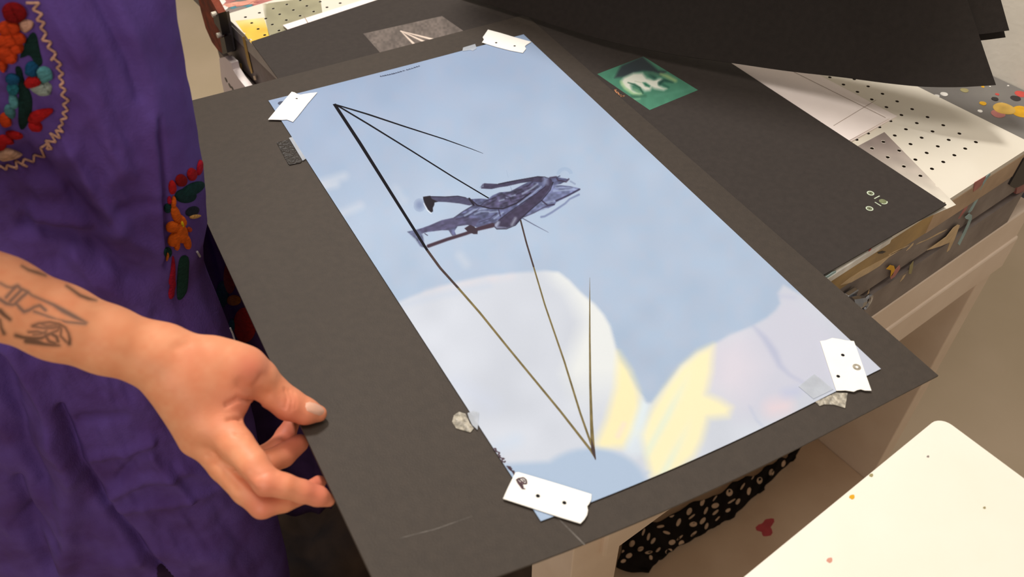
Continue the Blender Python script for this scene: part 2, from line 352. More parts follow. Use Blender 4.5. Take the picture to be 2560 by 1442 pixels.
# latch on the front edge
lt = MB(); c0 = aty([(2143, 752)], -9.6)[0]
lt.tube([c0 + (-.7, 0, .3), c0 + (-.2, -.1, .1), c0 + (.25, -.1, -.1)], [.3, .36, .3], 10)
an = np.linspace(0, 2 * math.pi, 20); lt.tube([c0 + (.75 + .38 * math.cos(t), -.1, -.55 + .5 * math.sin(t)) for t in an], .11, 8)
lt.box(c0[0] - .6, c0[0] + .2, -9.4, -9.1, c0[2] - .5, c0[2] + .5, bev=.05)
lt.build('latch', m_steel, TB)
# hinge clamp and dark bits at both ends
rb = MB(); rb.prism(atx([(520, -14), (547, 36), (552, 70), (558, 134), (545, 126), (530, 106), (514, 70), (503, 30), (494, -8)], -27.9), (.5, 0, 0)); clampw = rb.build('screen_frame', m_rust, TB)
ck = MB()
ck.prism(atx([(533, 42), (545, 34), (552, 70), (556, 88), (545, 70), (536, 58)], -28.0), (.55, 0, 0)); ck.prism(atx([(550, 96), (560, 92), (568, 132), (557, 136)], -28.0), (.5, 0, 0))
ck.build('clamp_plate', m_iron, TB)
ck = MB(); ck.prism(atx([(556, 40), (562, 38), (568, 78), (580, 130), (573, 128), (564, 98)], -27.35), (.3, 0, 0)); ck.build('clamp_bar', m_iron, TB)
ck = MB(); ck.prism(atx([(545, 34), (558, 32), (566, 78), (574, 128), (560, 134), (552, 80)], -27.6), (.4, 0, 0)); ck.build('clamp_body', mat('clamp_grey', (92, 88, 96), .5, .4, .1), TB)
for q in [(547, 88), (534, 36)]:
    c = atx([q], -28.1)[0]; blob_ = MB(); blob_.tube([c + (-.12, 0, 0), c + (.3, 0, 0)], .17, 10); blob_.build('screw', mat('pale_knob' + str(q[0]), (220, 210, 190), .5, .3, .02), TB)
ck = MB(); ck.prism(aty([(2536, 470), (2524, 462), (2560, 398), (2620, 350), (2600, 440), (2545, 468)], -9.12), (0, .3, 0)); ck.build('clamp_plate', m_iron, TB)
ck = MB(); ck.prism(aty([(2545, 462), (2560, 440), (2620, 380), (2620, 470), (2540, 485)], -9.1), (0, .3, 0)); ck.build('clamp_body', pm('rose', (150, 96, 92)), TB)

# things seen beyond / on the rails
bl = MB(); P = aty([(2513, 520), (2560, 470), (2620, 500), (2620, 590), (2560, 548), (2522, 524)], -6.2); bl.prism(P, (0, 1.2, 0))
bo = bl.build('storage_box', m_blue); tag(bo, 'dark blue box edge tucked behind the table rail at the right', 'box')
rg = MB(); P = atx([(548, 146), (562, 143), (578, 158), (582, 174), (596, 196), (622, 228), (640, 262), (566, 262), (562, 240), (556, 212), (553, 196)], -27.9)
rg.prism(P, (.5, 0, 0)); rag = rg.build('paper_scrap', m_wpaper); tag(rag, 'white speckled paper scrap hanging at the table\'s left side under the yellow drips', 'paper')
for q in [(565, 200), (574, 214), (581, 222), (586, 232)]:
    c = atx([q], -27.92)[0]; MB().prism([c + (0, .22 * math.cos(t), .18 * math.sin(t)) for t in np.linspace(0, 6.28, 9)[:-1]], (.02, 0, 0)).build('stain', m_iron, rag)

# patterned cloth on the lower shelf
zc = -36.4
top = cv([(500, 1180), (560, 890), (900, 740), (1300, 560), (1600, 400), (1900, 250), (2090, 130)], 1400, 1080, 3.4595)
botm = cv([(750, 1230), (850, 1130), (1000, 1020), (1260, 880), (1500, 740), (1750, 500), (2020, 240)], 1400, 1080, 3.4595)
A_, B_ = atz(top, zc + 1.2), atz(botm, zc)
nu, nv = 60, 26; tt = np.linspace(0, 1, nu)
def rs(P): 
    k = np.linspace(0, 1, len(P)); return np.stack([np.interp(tt, k, P[:, i]) for i in range(3)], 1)
a_, b_ = rs(A_), rs(B_); V = []
for i in range(nu):
    for j in range(nv):
        s = j / (nv - 1) * 1.9 - .9; p = b_[i] * (1 - s) + a_[i] * s if s < 1 else a_[i] + (a_[i] - b_[i]) * (s - 1)
        p = p.copy(); q = b_[i] + (a_[i] - b_[i]) * (s + .0)
        p[2] = zc + .25 + max(0, s) * 1.0 + .35 * math.sin(i * .55 + j * .25) * min(1, max(0, s) * 2) + .15 * math.sin(i * 1.3)
        if s < 0: p = b_[i] + (a_[i] - b_[i]) * 0 + np.array([0, 0, .25]) * (1 + s); p[2] = zc - .02
        V.append(p)
V = np.array(V); vs = [k for k in range(len(V)) if (k % nv) / (nv - 1) * 1.9 - .9 >= -.0001]
nv2 = len(vs) // nu; V = V[vs]
cl = obj('folded_cloth', V, gridfaces(nu, nv2), m_cloth, smooth=True, solid=.25); tag(cl, 'black cloth with cream dots folded on the lower shelf', 'cloth')
def k3(l): return cv(l, 1400, 1080, 3.4595)
bv = BVHTree.FromPolygons([tuple(v) for v in V], gridfaces(nu, nv2))
def ray(px, bvh, lift=.02):
    d = dirs([px])[0]; h = bvh.ray_cast(Vector(CAM), Vector(d / np.linalg.norm(d)))
    if h[0] is None: return None, None
    n = np.array(h[1]); n = n if n @ d < 0 else -n
    return np.array(h[0]) + n * lift, n
dots = [(965, 705, 24, 34, 20), (1118, 685, 20, 34, 25), (1230, 607, 18, 34, 25), (1465, 522, 26, 32, 20), (1725, 418, 22, 30, 20), (1828, 347, 20, 30, 20), (1930, 270, 16, 30, 20), (1632, 510, 18, 34, 10), (1580, 470, 8, 34, 30), (1668, 388, 5, 28, 35), (1338, 570, 6, 34, 35), (1340, 636, 34, 22, -20), (1262, 680, 12, 34, 25), (1140, 730, 8, 34, 50), (1024, 780, 16, 38, 25), (868, 818, 34, 12, -10), (822, 758, 34, 14, 10), (920, 870, 34, 12, 15), (722, 862, 9, 34, 20), (766, 902, 12, 34, 15), (806, 938, 14, 32, 35), (622, 965, 22, 34, 30), (696, 1012, 30, 20, -35), (766, 1042, 34, 12, -10), (848, 1018, 12, 30, 45), (595, 1068, 30, 20, -30), (528, 1036, 30, 12, -20), (968, 952, 32, 22, -20), (1034, 914, 8, 34, 50), (1048, 962, 22, 28, 30), (940, 1030, 30, 20, -25), (1152, 796, 32, 22, -10), (1234, 766, 18, 36, 40), (1342, 694, 12, 34, 50), (1484, 596, 8, 40, 60), (1540, 600, 14, 30, 30), (1452, 676, 26, 14, -30), (1362, 748, 8, 28, 50), (1268, 812, 14, 30, 20), (1156, 880, 10, 34, 45), (784, 1085, 16, 22, 0), (855, 1120, 8, 34, 50), (545, 1115, 24, 14, -20), (480, 1170, 20, 18, 0)]
for (x, y, rx, ry, ro) in dots:
    pts = []
    for k in range(12):
        a = 2 * math.pi * k / 12; u, v = rx * math.cos(a), ry * math.sin(a); r = math.radians(ro)
        p, n = ray((1400 + (x + u * math.cos(r) - v * math.sin(r)) / 3.4595, 1080 + (y + u * math.sin(r) + v * math.cos(r)) / 3.4595), bv, .04)
        if p is not None: pts.append(p)
    if len(pts) >= 4: obj('printed_dot', pts, [list(range(len(pts)))], m_clothw, cl)

hp = []; nh = 40  # added dark mound, stands in for the shade under the lifted sheet
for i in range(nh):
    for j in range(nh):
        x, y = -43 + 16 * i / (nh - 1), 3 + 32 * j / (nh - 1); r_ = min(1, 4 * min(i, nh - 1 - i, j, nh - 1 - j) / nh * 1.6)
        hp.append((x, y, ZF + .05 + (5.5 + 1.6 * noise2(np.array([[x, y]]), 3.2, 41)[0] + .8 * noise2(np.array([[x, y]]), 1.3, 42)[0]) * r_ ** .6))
hc = obj('shade_mound', hp, gridfaces(nh, nh), mat('shade_mound_brown', (60, 44, 32), .9, .15, .0, 9, bump=.4, bscale=90, col2=(26, 22, 24)), smooth=True)
tag(hc, 'added dark mottled mound standing in for shade on the floor below the lifted sheet', 'cloth')

# white work table in the foreground right
WT = thing('work_table', (-26, -24, ZF), 'white board work table in the foreground, its rounded corner pointing at the leg', 'table')
zw = -0.8; cw = atz([(2350, 1040)], zw)[0]
P = []; r = .55
for k in range(7):
    a = math.pi / 2 * k / 6; P.append((cw[0] - r + r * math.cos(a), cw[1] - r + r * math.sin(a), zw))
P += [(cw[0] - 24, cw[1], zw), (cw[0] - 24, cw[1] - 22, zw), (cw[0], cw[1] - 22, zw)]
wt = MB().prism(P, (0, 0, -.9)).build('tabletop', m_wtable, WT)
for dx, dy in ((-2, -2), (-22, -2), (-2, -20), (-22, -20)):
    MB().box(cw[0] + dx - .7, cw[0] + dx + .7, cw[1] + dy - .7, cw[1] + dy + .7, ZF, zw - .9, bev=.06).build('leg', m_white, WT)
for q, rr, mm in [((2130, 1242), .12, m_py), ((2074, 1400), .12, m_salmon), ((2178, 1188), .09, m_po), ((2320, 1141), .06, m_grey), ((2461, 1269), .06, m_po)]:
    blob(wt, 'paint_speck', atz([q], zw)[0], rr, rr * .7, zw, mm, th=.008)

# ------------------------------------------------------------------ white paper under the black boards
wp = MB(); wp.box(-24.4, -1.42, -2.98, 27.3, .0, .09)
wpo = wp.build('paper_sheet', m_wpaper); tag(wpo, 'lower white paper sheet lying on the perforated table top, under another', 'paper', 'white papers on the table')
wp2 = MB(); wp2.box(-24.6, -2.05, -2.92, 27.2, .095, .17)
wpo2 = wp2.build('paper_sheet', m_wpaper); tag(wpo2, 'upper white paper sheet with pencil cross lines, under the green portrait board', 'paper', 'white papers on the table')
def zline(parent, name, p, q, wd, m, z):
    P = atz([p, q], z); d = P[1] - P[0]; n = np.array([-d[1], d[0], 0]); n = n / np.linalg.norm(n) * wd / 2
    obj(name, [P[0] - n, P[1] - n, P[1] + n, P[0] + n], [[0, 1, 2, 3]], m, parent)
m_pen = mat('pencil', (150, 128, 112), .8, .2, .05)
zline(wpo2, 'pencil_line', (1985, 180), (2214, 294), .045, m_pen, .175); zline(wpo2, 'pencil_line', (2084, 314), (2190, 250), .03, m_pen, .175)
zline(wpo2, 'pencil_line', (760, 40), (770, 58), .05, m_pen, .175)

# ------------------------------------------------------------------ black board B with green portrait
b0, b1 = np.array([-27.1, 26.55]), np.array([-6.08, -9.2])
ang = math.radians(5.6); ev = np.array([math.sin(ang), math.cos(ang)]); eu = np.array([-math.cos(ang), math.sin(ang)])
Lb = 35.9; Wb = 24.0
cr = b1; nu, nv = 30, 40; V = []
bl_ = atz([(628, 105)], .22)[0][:2]; br_ = bl_ + (cr + ev * Lb - bl_) ; fr_ = atz([(2366, 512)], .22)[0][:2]; fl_ = atz([(2055, 690)], .22)[0][:2]
fl_ = fr_ + (fl_ - fr_) / np.linalg.norm(fl_ - fr_) * np.linalg.norm(br_ - bl_)
bk = atz([(1000, 0)], .22)[0][:2]; br_ = bl_ + (bk - bl_) / np.linalg.norm(bk - bl_) * 21.5
rt = atz([(1830, 160)], .22)[0][:2]
dr = (rt - fr_) / np.linalg.norm(rt - fr_); br_ = fr_ + dr * 36.2
for i in range(nu):
    for j in range(nv):
        s, t = i / (nu - 1), j / (nv - 1); p = (fr_ * (1 - s) + fl_ * s) * (1 - t) + (br_ * (1 - s) + bl_ * s) * t
        V.append((p[0], p[1], .25))
Vc, Fc = closed_sheet(np.array(V), nu, nv, .07)
Bb = obj('black_board', Vc, Fc, m_blackc); tag(Bb, 'black paper board carrying the small green portrait print, lying flat on the table', 'paper board')
ZB = .2525
def zpaint(parent, name, quad, n, fn, z=ZB, m=None, keep=None):
    P = atz(quad, z); g1 = np.linspace(0, 1, n[0]); g2 = np.linspace(0, 1, n[1]); a, b, c, d = P
    V = np.array([(a * (1 - s) + b * s) * (1 - t) + (d * (1 - s) + c * s) * t for s in g1 for t in g2])
    px = proj(V); cols = fn(px, V); fs = gridfaces(n[0], n[1])
    return obj(name, V, fs, m or m_pigm, parent, cols=cols)
def k8(l): return cv(l, 1440, 120, 7.5294)
def portrait(px, V):
    q = (px - np.array([1440, 120])) * 7.5294
    c = np.tile(np.array([66., 122, 98]), (len(px), 1)) * (1 + .05 * noise2(q, 90, 3)[:, None])
    def pl(l, col, soft=60): 
        nonlocal c; c = paint(c, msk(psdf(q, l), soft), col)
    def st(l, w_, col, soft=50, a=1.):
        nonlocal c; c = paint(c, a * msk(lsdf(q, l, w_), soft), col)
    pl([(860, 330), (1250, 150), (1330, 230), (1550, 420), (1700, 440), (1600, 520), (1450, 450), (1250, 430), (1080, 470), (900, 545), (730, 560), (790, 430)], (44, 54, 58))
    pl([(850, 620), (900, 560), (1080, 475), (1250, 470), (1330, 570), (1450, 600), (1590, 575), (1640, 600), (1560, 650), (1560, 700), (1640, 745), (1710, 760), (1650, 795), (1480, 765), (1430, 740), (1390, 800), (1300, 810), (1220, 760), (1100, 680), (1030, 700), (1060, 790), (1180, 850), (1250, 850), (1190, 890), (1080, 860), (930, 760), (860, 690)], (206, 208, 194), 70)
    st([(850, 640), (920, 760), (1080, 865), (1230, 870)], 40, (150, 190, 130), 60, .7)
    st([(980, 650), (1100, 690), (1200, 750), (1260, 850)], [14, 30, 36, 30], (40, 86, 66), 30)
    st([(1085, 765), (1150, 800), (1215, 835)], [20, 42, 14], (104, 146, 112), 40)
    pl([(1255, 650), (1310, 650), (1400, 710), (1385, 742), (1300, 715)], (40, 104, 78), 40)
    st([(1110, 625), (1230, 650)], 12, (150, 165, 140), 20, .6)
    st([(1400, 500), (1480, 560)], 70, (40, 82, 70), 60); st([(1330, 470), (1560, 500)], 50, (70, 110, 90), 60, .8)
    st([(1580, 665), (1650, 605), (1820, 640)], [70, 50, 30], (32, 72, 62), 50); st([(1640, 690), (1740, 740)], 34, (40, 90, 74), 40)
    st([(1600, 490), (1720, 535), (1870, 615)], [40, 70, 60], (138, 168, 118), 60)
    st([(1080, 965), (1200, 950)], 30, (120, 160, 130), 40, .8); st([(1050, 910), (1300, 900)], 50, (40, 84, 64), 60, .7)
    st([(1500, 900), (2200, 760)], 20, (84, 140, 118), 80, .5)
    return c
zpaint(Bb, 'portrait_print', [(1493, 185), (1608, 141), (1745, 225), (1624, 275)], (150, 190), portrait, m=m_pigm)['label'] = 'green printed portrait of a face'
def strokes_z(parent, name, lists, wd, m, z=ZB + .002, label=None):
    mb = MB()
    for l in lists:
        P = atz(l, z)
        T = np.gradient(P, axis=0); N_ = np.stack([-T[:, 1], T[:, 0], 0 * T[:, 0]], 1); N_ = N_ / (np.linalg.norm(N_, axis=1)[:, None] + 1e-9) * wd / 2; k_n = len(P)
        mb.add(np.concatenate([P - N_, P + N_]), [[i, i + 1, k_n + i + 1, k_n + i] for i in range(k_n - 1)])
    o = mb.build(name, m, parent)
    if label: o['label'] = label
    return o
def kq(l): return cv(l, 1500, 200, 18.03)
m_org = mat('orange_ink', (190, 130, 90), .6, .3, .15, 300)
strokes_z(Bb, 'signature', [kq([(650, 440), (735, 440), (700, 480), (650, 460)]), kq([(690, 500), (750, 560), (800, 540), (760, 590)]), kq([(780, 520), (840, 600), (850, 660)]), kq([(860, 650), (930, 690), (970, 680), (900, 670)]), kq([(930, 740), (1000, 750), (1060, 710), (1110, 720)]), kq([(980, 760), (1020, 720), (1080, 735)])], .07, m_org)
# grey print with pale triangle
def greyp(px, V):
    c = np.tile(np.array([104., 94, 88]), (len(px), 1)) * (1 + .12 * noise2(px, 5, 8)[:, None] + .1 * noise2(px, 18, 9)[:, None])
    k = cv
    for l, w_ in [(cv([(2185, 296), (2330, 438), (2500, 600)], 430, 0, 3.821), [2, 8, 9]), (cv([(2185, 296), (2435, 410), (2700, 540)], 430, 0, 3.821), [2, 7, 8]), (cv([(2185, 296), (2525, 385), (2800, 450)], 430, 0, 3.821), [2, 7, 8])]:
        c = paint(c, msk(lsdf(px, l, np.array(w_) * .8), 2.5), (226, 206, 190))
    return c
zpaint(Bb, 'grey_print', [(908, 84), (956, 138), (1180, 92), (1105, 40)], (120, 160), greyp)['label'] = 'grey print with pale converging lines'
# small printed marks at the corner
def km(l): return cv(l, 2140, 460, 18.02)
m_mark = mat('pale_green_ink', (190, 200, 176), .7, .2, .05); m_mark2 = mat('olive_ink', (122, 128, 94), .7, .2, .1, 300)
def ell(cx, cy, rx, ry, n=22, a0=0, a1=2 * math.pi): return km([(cx + rx * math.cos(t), cy + ry * math.sin(t) + .18 * rx * math.cos(t)) for t in np.linspace(a0, a1, n)])
strokes_z(Bb, 'registration_mark', [ell(655, 410, 140, 82)], .07, m_mark); strokes_z(Bb, 'registration_mark', [ell(610, 1100, 145, 82)], .07, m_mark)
strokes_z(Bb, 'registration_mark', [ell(650, 410, 62, 38)], .045, m_mark2); strokes_z(Bb, 'registration_mark', [ell(610, 1100, 60, 36)], .045, m_mark2)
strokes_z(Bb, 'tick_line', [km([(825, 655), (1065, 530)])], .06, m_mark); strokes_z(Bb, 'tick_line', [km([(850, 810), (1130, 985)])], .06, m_mark)
P = atz(ell(1215, 780, 185, 100)[:-1], ZB + .001); obj('printed_disc', P, [list(range(len(P)))], m_mark2, Bb)
strokes_z(Bb, 'printed_arc', [ell(1215, 780, 190, 108, 16, -.4, 1.9)], .05, m_mark)

# ------------------------------------------------------------------ black sheet A, lifted along its left edge
QA = [0.1449, -16.2562, -15.469, 6.2688, 0.0198, 0.0004, 23.7123, 34.4483, 0.0015]
def surfA(u, v, h=0.0):
    th, x0, y0, u0, kf, kb, W, L, drf = QA
    u = np.asarray(u, float); v = np.asarray(v, float); k = kf + (kb - kf) * v / L
    s = np.maximum(u - u0, 0); k = np.where(abs(k) < 1e-6, 1e-6, k)
    x = np.minimum(u, u0) + np.sin(k * s) / k; z = (1 - np.cos(k * s)) / k
    z = z - drf * np.maximum(6.5 - v, 0) ** 2 / 40
    a = k * s; nx, nz = -np.sin(a), np.cos(a); x = x + nx * h; z = z + nz * h
    X = x0 - x * np.cos(th) + v * np.sin(th); Y = y0 + x * np.sin(th) + v * np.cos(th)
    return np.stack([X, Y, z + 0.345], -1)
def invA(px):
    px = np.atleast_2d(np.asarray(px, float)); n = len(px); u = np.full(n, 10.); v = np.full(n, 15.)
    for _ in range(30):
        P = proj(surfA(u, v)); Ju = (proj(surfA(u + 1e-3, v)) - P) / 1e-3; Jv = (proj(surfA(u, v + 1e-3)) - P) / 1e-3
        r = px - P; det = Ju[:, 0] * Jv[:, 1] - Ju[:, 1] * Jv[:, 0]
        u = u + np.clip((r[:, 0] * Jv[:, 1] - r[:, 1] * Jv[:, 0]) / det, -5, 5); v = v + np.clip((Ju[:, 0] * r[:, 1] - Ju[:, 1] * r[:, 0]) / det, -5, 5)
    return u, v
nu, nv = 60, 70; U, Vv = np.meshgrid(np.linspace(0, QA[6], nu), np.linspace(0, QA[7], nv), indexing='ij')
Vc, Fc = closed_sheet(surfA(U.ravel(), Vv.ravel()), nu, nv, .08)
SA = obj('black_sheet', Vc, Fc, m_black, smooth=False); tag(SA, 'large black paper sheet lifted at its left edge, carrying the pale blue film', 'paper')
def strips(parent, name, lines, wd, m, h, label=None, dens=8):
    """ink strokes laid on the curved sheet; wd in sheet units per line or per vertex"""
    mb = MB()
    for l, w_ in zip(lines, wd if isinstance(wd, list) else [wd] * len(lines)):
        l = np.asarray(l, float); n = max(2, int(np.linalg.norm(np.diff(l, axis=0), axis=1).sum() / dens) + 1)
        cum = np.r_[0, np.cumsum(np.linalg.norm(np.diff(l, axis=0), axis=1))]; t = np.linspace(0, cum[-1], n)
        p = np.stack([np.interp(t, cum, l[:, 0]), np.interp(t, cum, l[:, 1])], 1)
        ww = np.interp(t, cum, np.broadcast_to(np.asarray(w_, float), (len(l),)))
        u, v = invA(p); uv = np.stack([u, v], 1); d = np.gradient(uv, axis=0); d /= np.linalg.norm(d, axis=1)[:, None] + 1e-9
        nn = np.stack([-d[:, 1], d[:, 0]], 1) * ww[:, None] / 2; a, b = uv - nn, uv + nn
        V = np.concatenate([surfA(a[:, 0], a[:, 1], h), surfA(b[:, 0], b[:, 1], h)])
        mb.add(V, [[i, i + 1, n + i + 1, n + i] for i in range(n - 1)])
    o = mb.build(name, m, parent)
    if label: o['label'] = label
    return o
m_scuff = mat('scuff', (104, 98, 92), .7, .3, .2, 200)
strips(SA, 'scuff_line', [[(1390, 1290), (1420, 1320), (1462, 1362)], [(1000, 1345), (1090, 1322), (1180, 1290)]], [[.02, .05, .05], [.02, .03, .01]], m_scuff, .004)

# ------------------------------------------------------------------ blue film with the printed artwork
f_uv = [np.array(invA([q])).ravel() for q in ((671.5, 253.5), (1309, 88), (2201, 924), (1351, 1305))]
def film_uv(s, t):      # s along the short side (left to right), t from back to front
    a, b, c, d = f_uv; return (a * (1 - s) + b * s) * (1 - t) + (d * (1 - s) + c * s) * t
nu, nv = 210, 400
ss, tt_ = np.meshgrid(np.linspace(0, 1, nu), np.linspace(0, 1, nv), indexing='ij'); ss = ss.ravel()[:, None]; tt_ = tt_.ravel()[:, None]
uv = film_uv(ss, tt_); V = surfA(uv[:, 0], uv[:, 1], .06); PX = proj(V)
def c3(l): return cv(l, 950, 640, 2.5757)
def c4(l): return cv(l, 1450, 650, 2.404)
cloudL = c3([(110, 300), (300, 220), (480, 170), (700, 125), (900, 105), (1060, 95), (1150, 105), (1220, 160), (1290, 235), (1380, 310), (1440, 380), (1480, 450), (1510, 560), (1540, 680), (1600, 770), (1650, 860), (1690, 900), (1710, 940)])
cloudR = c4([(400, 860), (430, 860), (520, 755), (610, 635), (700, 560), (800, 510), (900, 450), (1030, 400), (1120, 350), (1180, 300), (1205, 260), (1190, 200), (1222, 150)])
cloud = cloudL + cloudR + [(2300, 900), (2250, 960), (1600, 1300), (1200, 1350), (850, 800)]
def artwork(px):
    n1 = noise2(px, 60, 11); n2 = noise2(px, 22, 12); n3 = noise2(px, 140, 13)
    c = np.tile(np.array([158., 176, 201]), (len(px), 1))
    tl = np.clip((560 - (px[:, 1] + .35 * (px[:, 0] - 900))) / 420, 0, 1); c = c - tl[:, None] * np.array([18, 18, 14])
    c = c + (3 * n1 + 3 * n3)[:, None] + np.stack([2 * n2, 0 * n2, -1 * n2], 1)
    for l, w_, a in [([(800, 458), (860, 440)], 14, .35), ([(850, 535), (900, 515)], 12, .3), ([(800, 470), (840, 462)], 8, .4), ([(990, 470), (1010, 500)], 8, .2), ([(1150, 640), (1165, 660)], 14, .25)]:
        c = paint(c, a * msk(lsdf(px, l, w_), 24), (226, 222, 220))
    d = psdf(px, cloud)
    body = np.array([187, 195, 209])[None] + (4 * n1 + 5 * n3)[:, None]
    m_ = msk(d, 10)[:, None]; c = c * (1 - m_) + body * m_
    c = paint(c, msk(lsdf(px, c3([(300, 230), (480, 195), (700, 150), (850, 130)]), 14), 18) * .35 * (.6 + .4 * n2), (212, 196, 200))
    c = paint(c, msk(lsdf(px, c3([(130, 320), (400, 250), (700, 190)]), 10), 22) * .4, (170, 186, 210))
    inner = psdf(px, c3([(160, 340), (700, 190), (1020, 150), (1160, 270), (1240, 430), (1190, 560), (1120, 760), (1180, 950), (1100, 1150), (900, 1250), (600, 1100)]))
    rimm = m_.ravel() * np.clip(inner / 50, 0, 1) * np.clip((1800 - px[:, 0]) / 120, 0, 1) * np.clip((1040 - px[:, 1]) / 120, 0, 1) * np.clip((px[:, 0] - 1330) / 60, 0, 1); c = paint(c, rimm * .95, (209, 215, 218))
    mauve = psdf(px, c4([(790, 520), (1030, 410), (1250, 170), (1800, 650), (1300, 830), (1100, 950), (940, 960), (900, 800), (760, 720)]))
    c = paint(c, msk(mauve, 60) * .8 * m_.ravel(), (188, 191, 208))
    c = paint(c, m_.ravel() * msk(psdf(px, c4([(800, 520), (960, 450), (1090, 640), (1000, 800), (880, 860), (780, 760)])), 90) * .4, (216, 206, 216))
    y1 = psdf(px, [(1545, 880), (1575, 925), (1595, 975), (1602, 1020), (1588, 1080), (1560, 1118), (1500, 1122), (1490, 1108), (1515, 1050), (1538, 970)])
    c = paint(c, msk(y1, 26) * .9, (226, 218, 172))
    y2 = psdf(px, [(1704, 916), (1745, 880), (1783, 862), (1778, 930), (1765, 985), (1800, 1000), (1828, 1018), (1820, 1040), (1770, 1045), (1755, 1100), (1735, 1140), (1680, 1190), (1630, 1195), (1612, 1130), (1600, 1085), (1625, 1030), (1664, 968)])
    k = msk(y2, 26)
    st = np.sin((px[:, 0] + .55 * (px[:, 1] - 900)) / 11.0) * .5 + .5
    c = paint(c, k * .9, (228, 222, 180)); c = paint(c, k * st ** 3 * .55 * np.clip((1735 - px[:, 0]) / 60, 0, 1), (196, 216, 212))
    c = paint(c, m_.ravel() * msk(lsdf(px, [(1612, 1010), (1600, 1060), (1585, 1120)], [26, 34, 40]), 24) * .8 * (.6 + .4 * st), (202, 218, 228))
    c = paint(c, msk(lsdf(px, [(1545, 1090), (1560, 1060)], 8), 14) * .5, (222, 196, 216))
    c = paint(c, msk(lsdf(px, c4([(1045, 400), (1110, 470), (1170, 560), (1200, 630), (1260, 690), (1340, 735)]), [4, 14, 18, 12, 6, 4]), 12) * .55, (158, 166, 196))
    c = paint(c, msk(lsdf(px, c4([(1200, 215), (1290, 225)]), 8), 14) * .4, (166, 174, 202)); c = paint(c, msk(lsdf(px, c4([(1020, 880), (1060, 960), (1100, 1000)]), 4), 8) * .5, (160, 172, 200))
    c = paint(c, msk(lsdf(px, c4([(1160, 890), (1230, 880)]), 30), 50) * .6, (226, 196, 200)); c = paint(c, msk(lsdf(px, c4([(1240, 800), (1300, 790)]), 18), 30) * .6, (168, 178, 210))
    e = np.hypot((px[:, 0] - 1478) / 146, (px[:, 1] - 1232) / 112) - 1
    low = np.minimum(e * 110, psdf(px, [(1240, 1160), (1408, 1152), (1560, 1200), (1620, 1180), (1500, 1290), (1300, 1400), (1240, 1250)]))
    c = paint(c, msk(low, 16), np.array([158, 178, 204]))
    c = paint(c, msk(lsdf(px, [(1290, 1100), (1240, 1120)], 20), 40) * .5, (178, 198, 222)); c = paint(c, msk(lsdf(px, [(1140, 960), (1230, 1010)], 26), 60) * .4, (184, 196, 220))
    return c
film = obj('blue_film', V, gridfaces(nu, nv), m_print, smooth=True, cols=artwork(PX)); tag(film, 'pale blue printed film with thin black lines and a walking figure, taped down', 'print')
# ray lines of the artwork
m_ink = mat('black_ink', (12, 10, 18), .7, .12, .05); m_ink2 = mat('olive_brown_ink', (112, 100, 66), .7, .12, .12, 120); m_ink3 = mat('dark_brown_ink', (66, 54, 52), .7, .12, .1, 120)
h1 = .063
strips(film, 'printed_line', [[(836, 262), (900, 360), (1000, 520), (1068, 628)]], [[.19, .19, .155, .13]], m_ink, h1)
strips(film, 'printed_line', [[(1068, 628), (1100, 672), (1145, 722)]], [[.13, .13, .12]], m_ink3, h1)
strips(film, 'printed_line', [[(1145, 722), (1200, 785), (1270, 872), (1400, 1030), (1478, 1130), (1488, 1150)]], [[.115, .11, .1, .1, .11, .04]], m_ink2, h1)
strips(film, 'printed_line', [[(840, 264), (920, 312), (1030, 380), (1130, 443), (1222, 498)]], [[.12, .12, .1, .09, .08]], m_ink, h1 + .0006)
strips(film, 'printed_line', [[(840, 264), (920, 288), (1010, 318), (1110, 350), (1180, 375), (1208, 386)]], [[.12, .14, .12, .09, .05, .02]], m_ink, h1 + .0012)
strips(film, 'printed_line', [[(1301, 552), (1316, 610), (1334, 670)]], [[.08, .08, .08]], m_ink3, h1)
strips(film, 'printed_line', [[(1334, 670), (1362, 765), (1410, 905), (1450, 1035), (1478, 1115)]], [[.07, .075, .08, .085, .09]], m_ink2, h1)
strips(film, 'printed_line', [[(1474, 696), (1474, 760), (1474, 850), (1475, 960), (1478, 1060), (1481, 1118), (1488, 1150)]], [[.01, .05, .07, .09, .12, .15, .04]], m_ink2, h1 + .0008)
strips(film, 'printed_line', [[(1478, 1100), (1482, 1128), (1488, 1152)]], [[.02, .16, .03]], m_ink3, h1 + .002)
# caption of tiny type along the back edge (too small to read)
def kt(l): return cv(l, 930, 150, 17.067)
cap = []; base = [(360, 745), (680, 680), (980, 610), (1290, 520), (1600, 435), (2080, 280)]
xs_ = [360, 420, 470, 520, 560, 610, 660, 715, 760, 800, 850, 890, 930, 970, 1020, 1060, 1110, 1160, 1210, 1260, 1330, 1390, 1480, 1540, 1590, 1650, 1700, 1750, 1800, 1850, 1900, 1950, 2000]
for k, x in enumerate(xs_):
    y = np.interp(x, [b[0] for b in base], [b[1] for b in base]); hgt = [34, 26, 30, 22, 36, 26][k % 6]
    cap.append(kt([(x, y + hgt * .6), (x + 10, y - hgt), (x + 34, y - hgt * .3), (x + 22, y + hgt * .7)]) if k % 2 else kt([(x, y - hgt), (x + 6, y + hgt * .7), (x + 32, y + hgt * .1), (x + 38, y - hgt * .7)]))
strips(film, 'caption', cap, .045, mat('navy_ink', (40, 48, 74), .5, .3, .05), h1, dens=2)
def ks(l): return cv(l, 1210, 1100, 10.3)
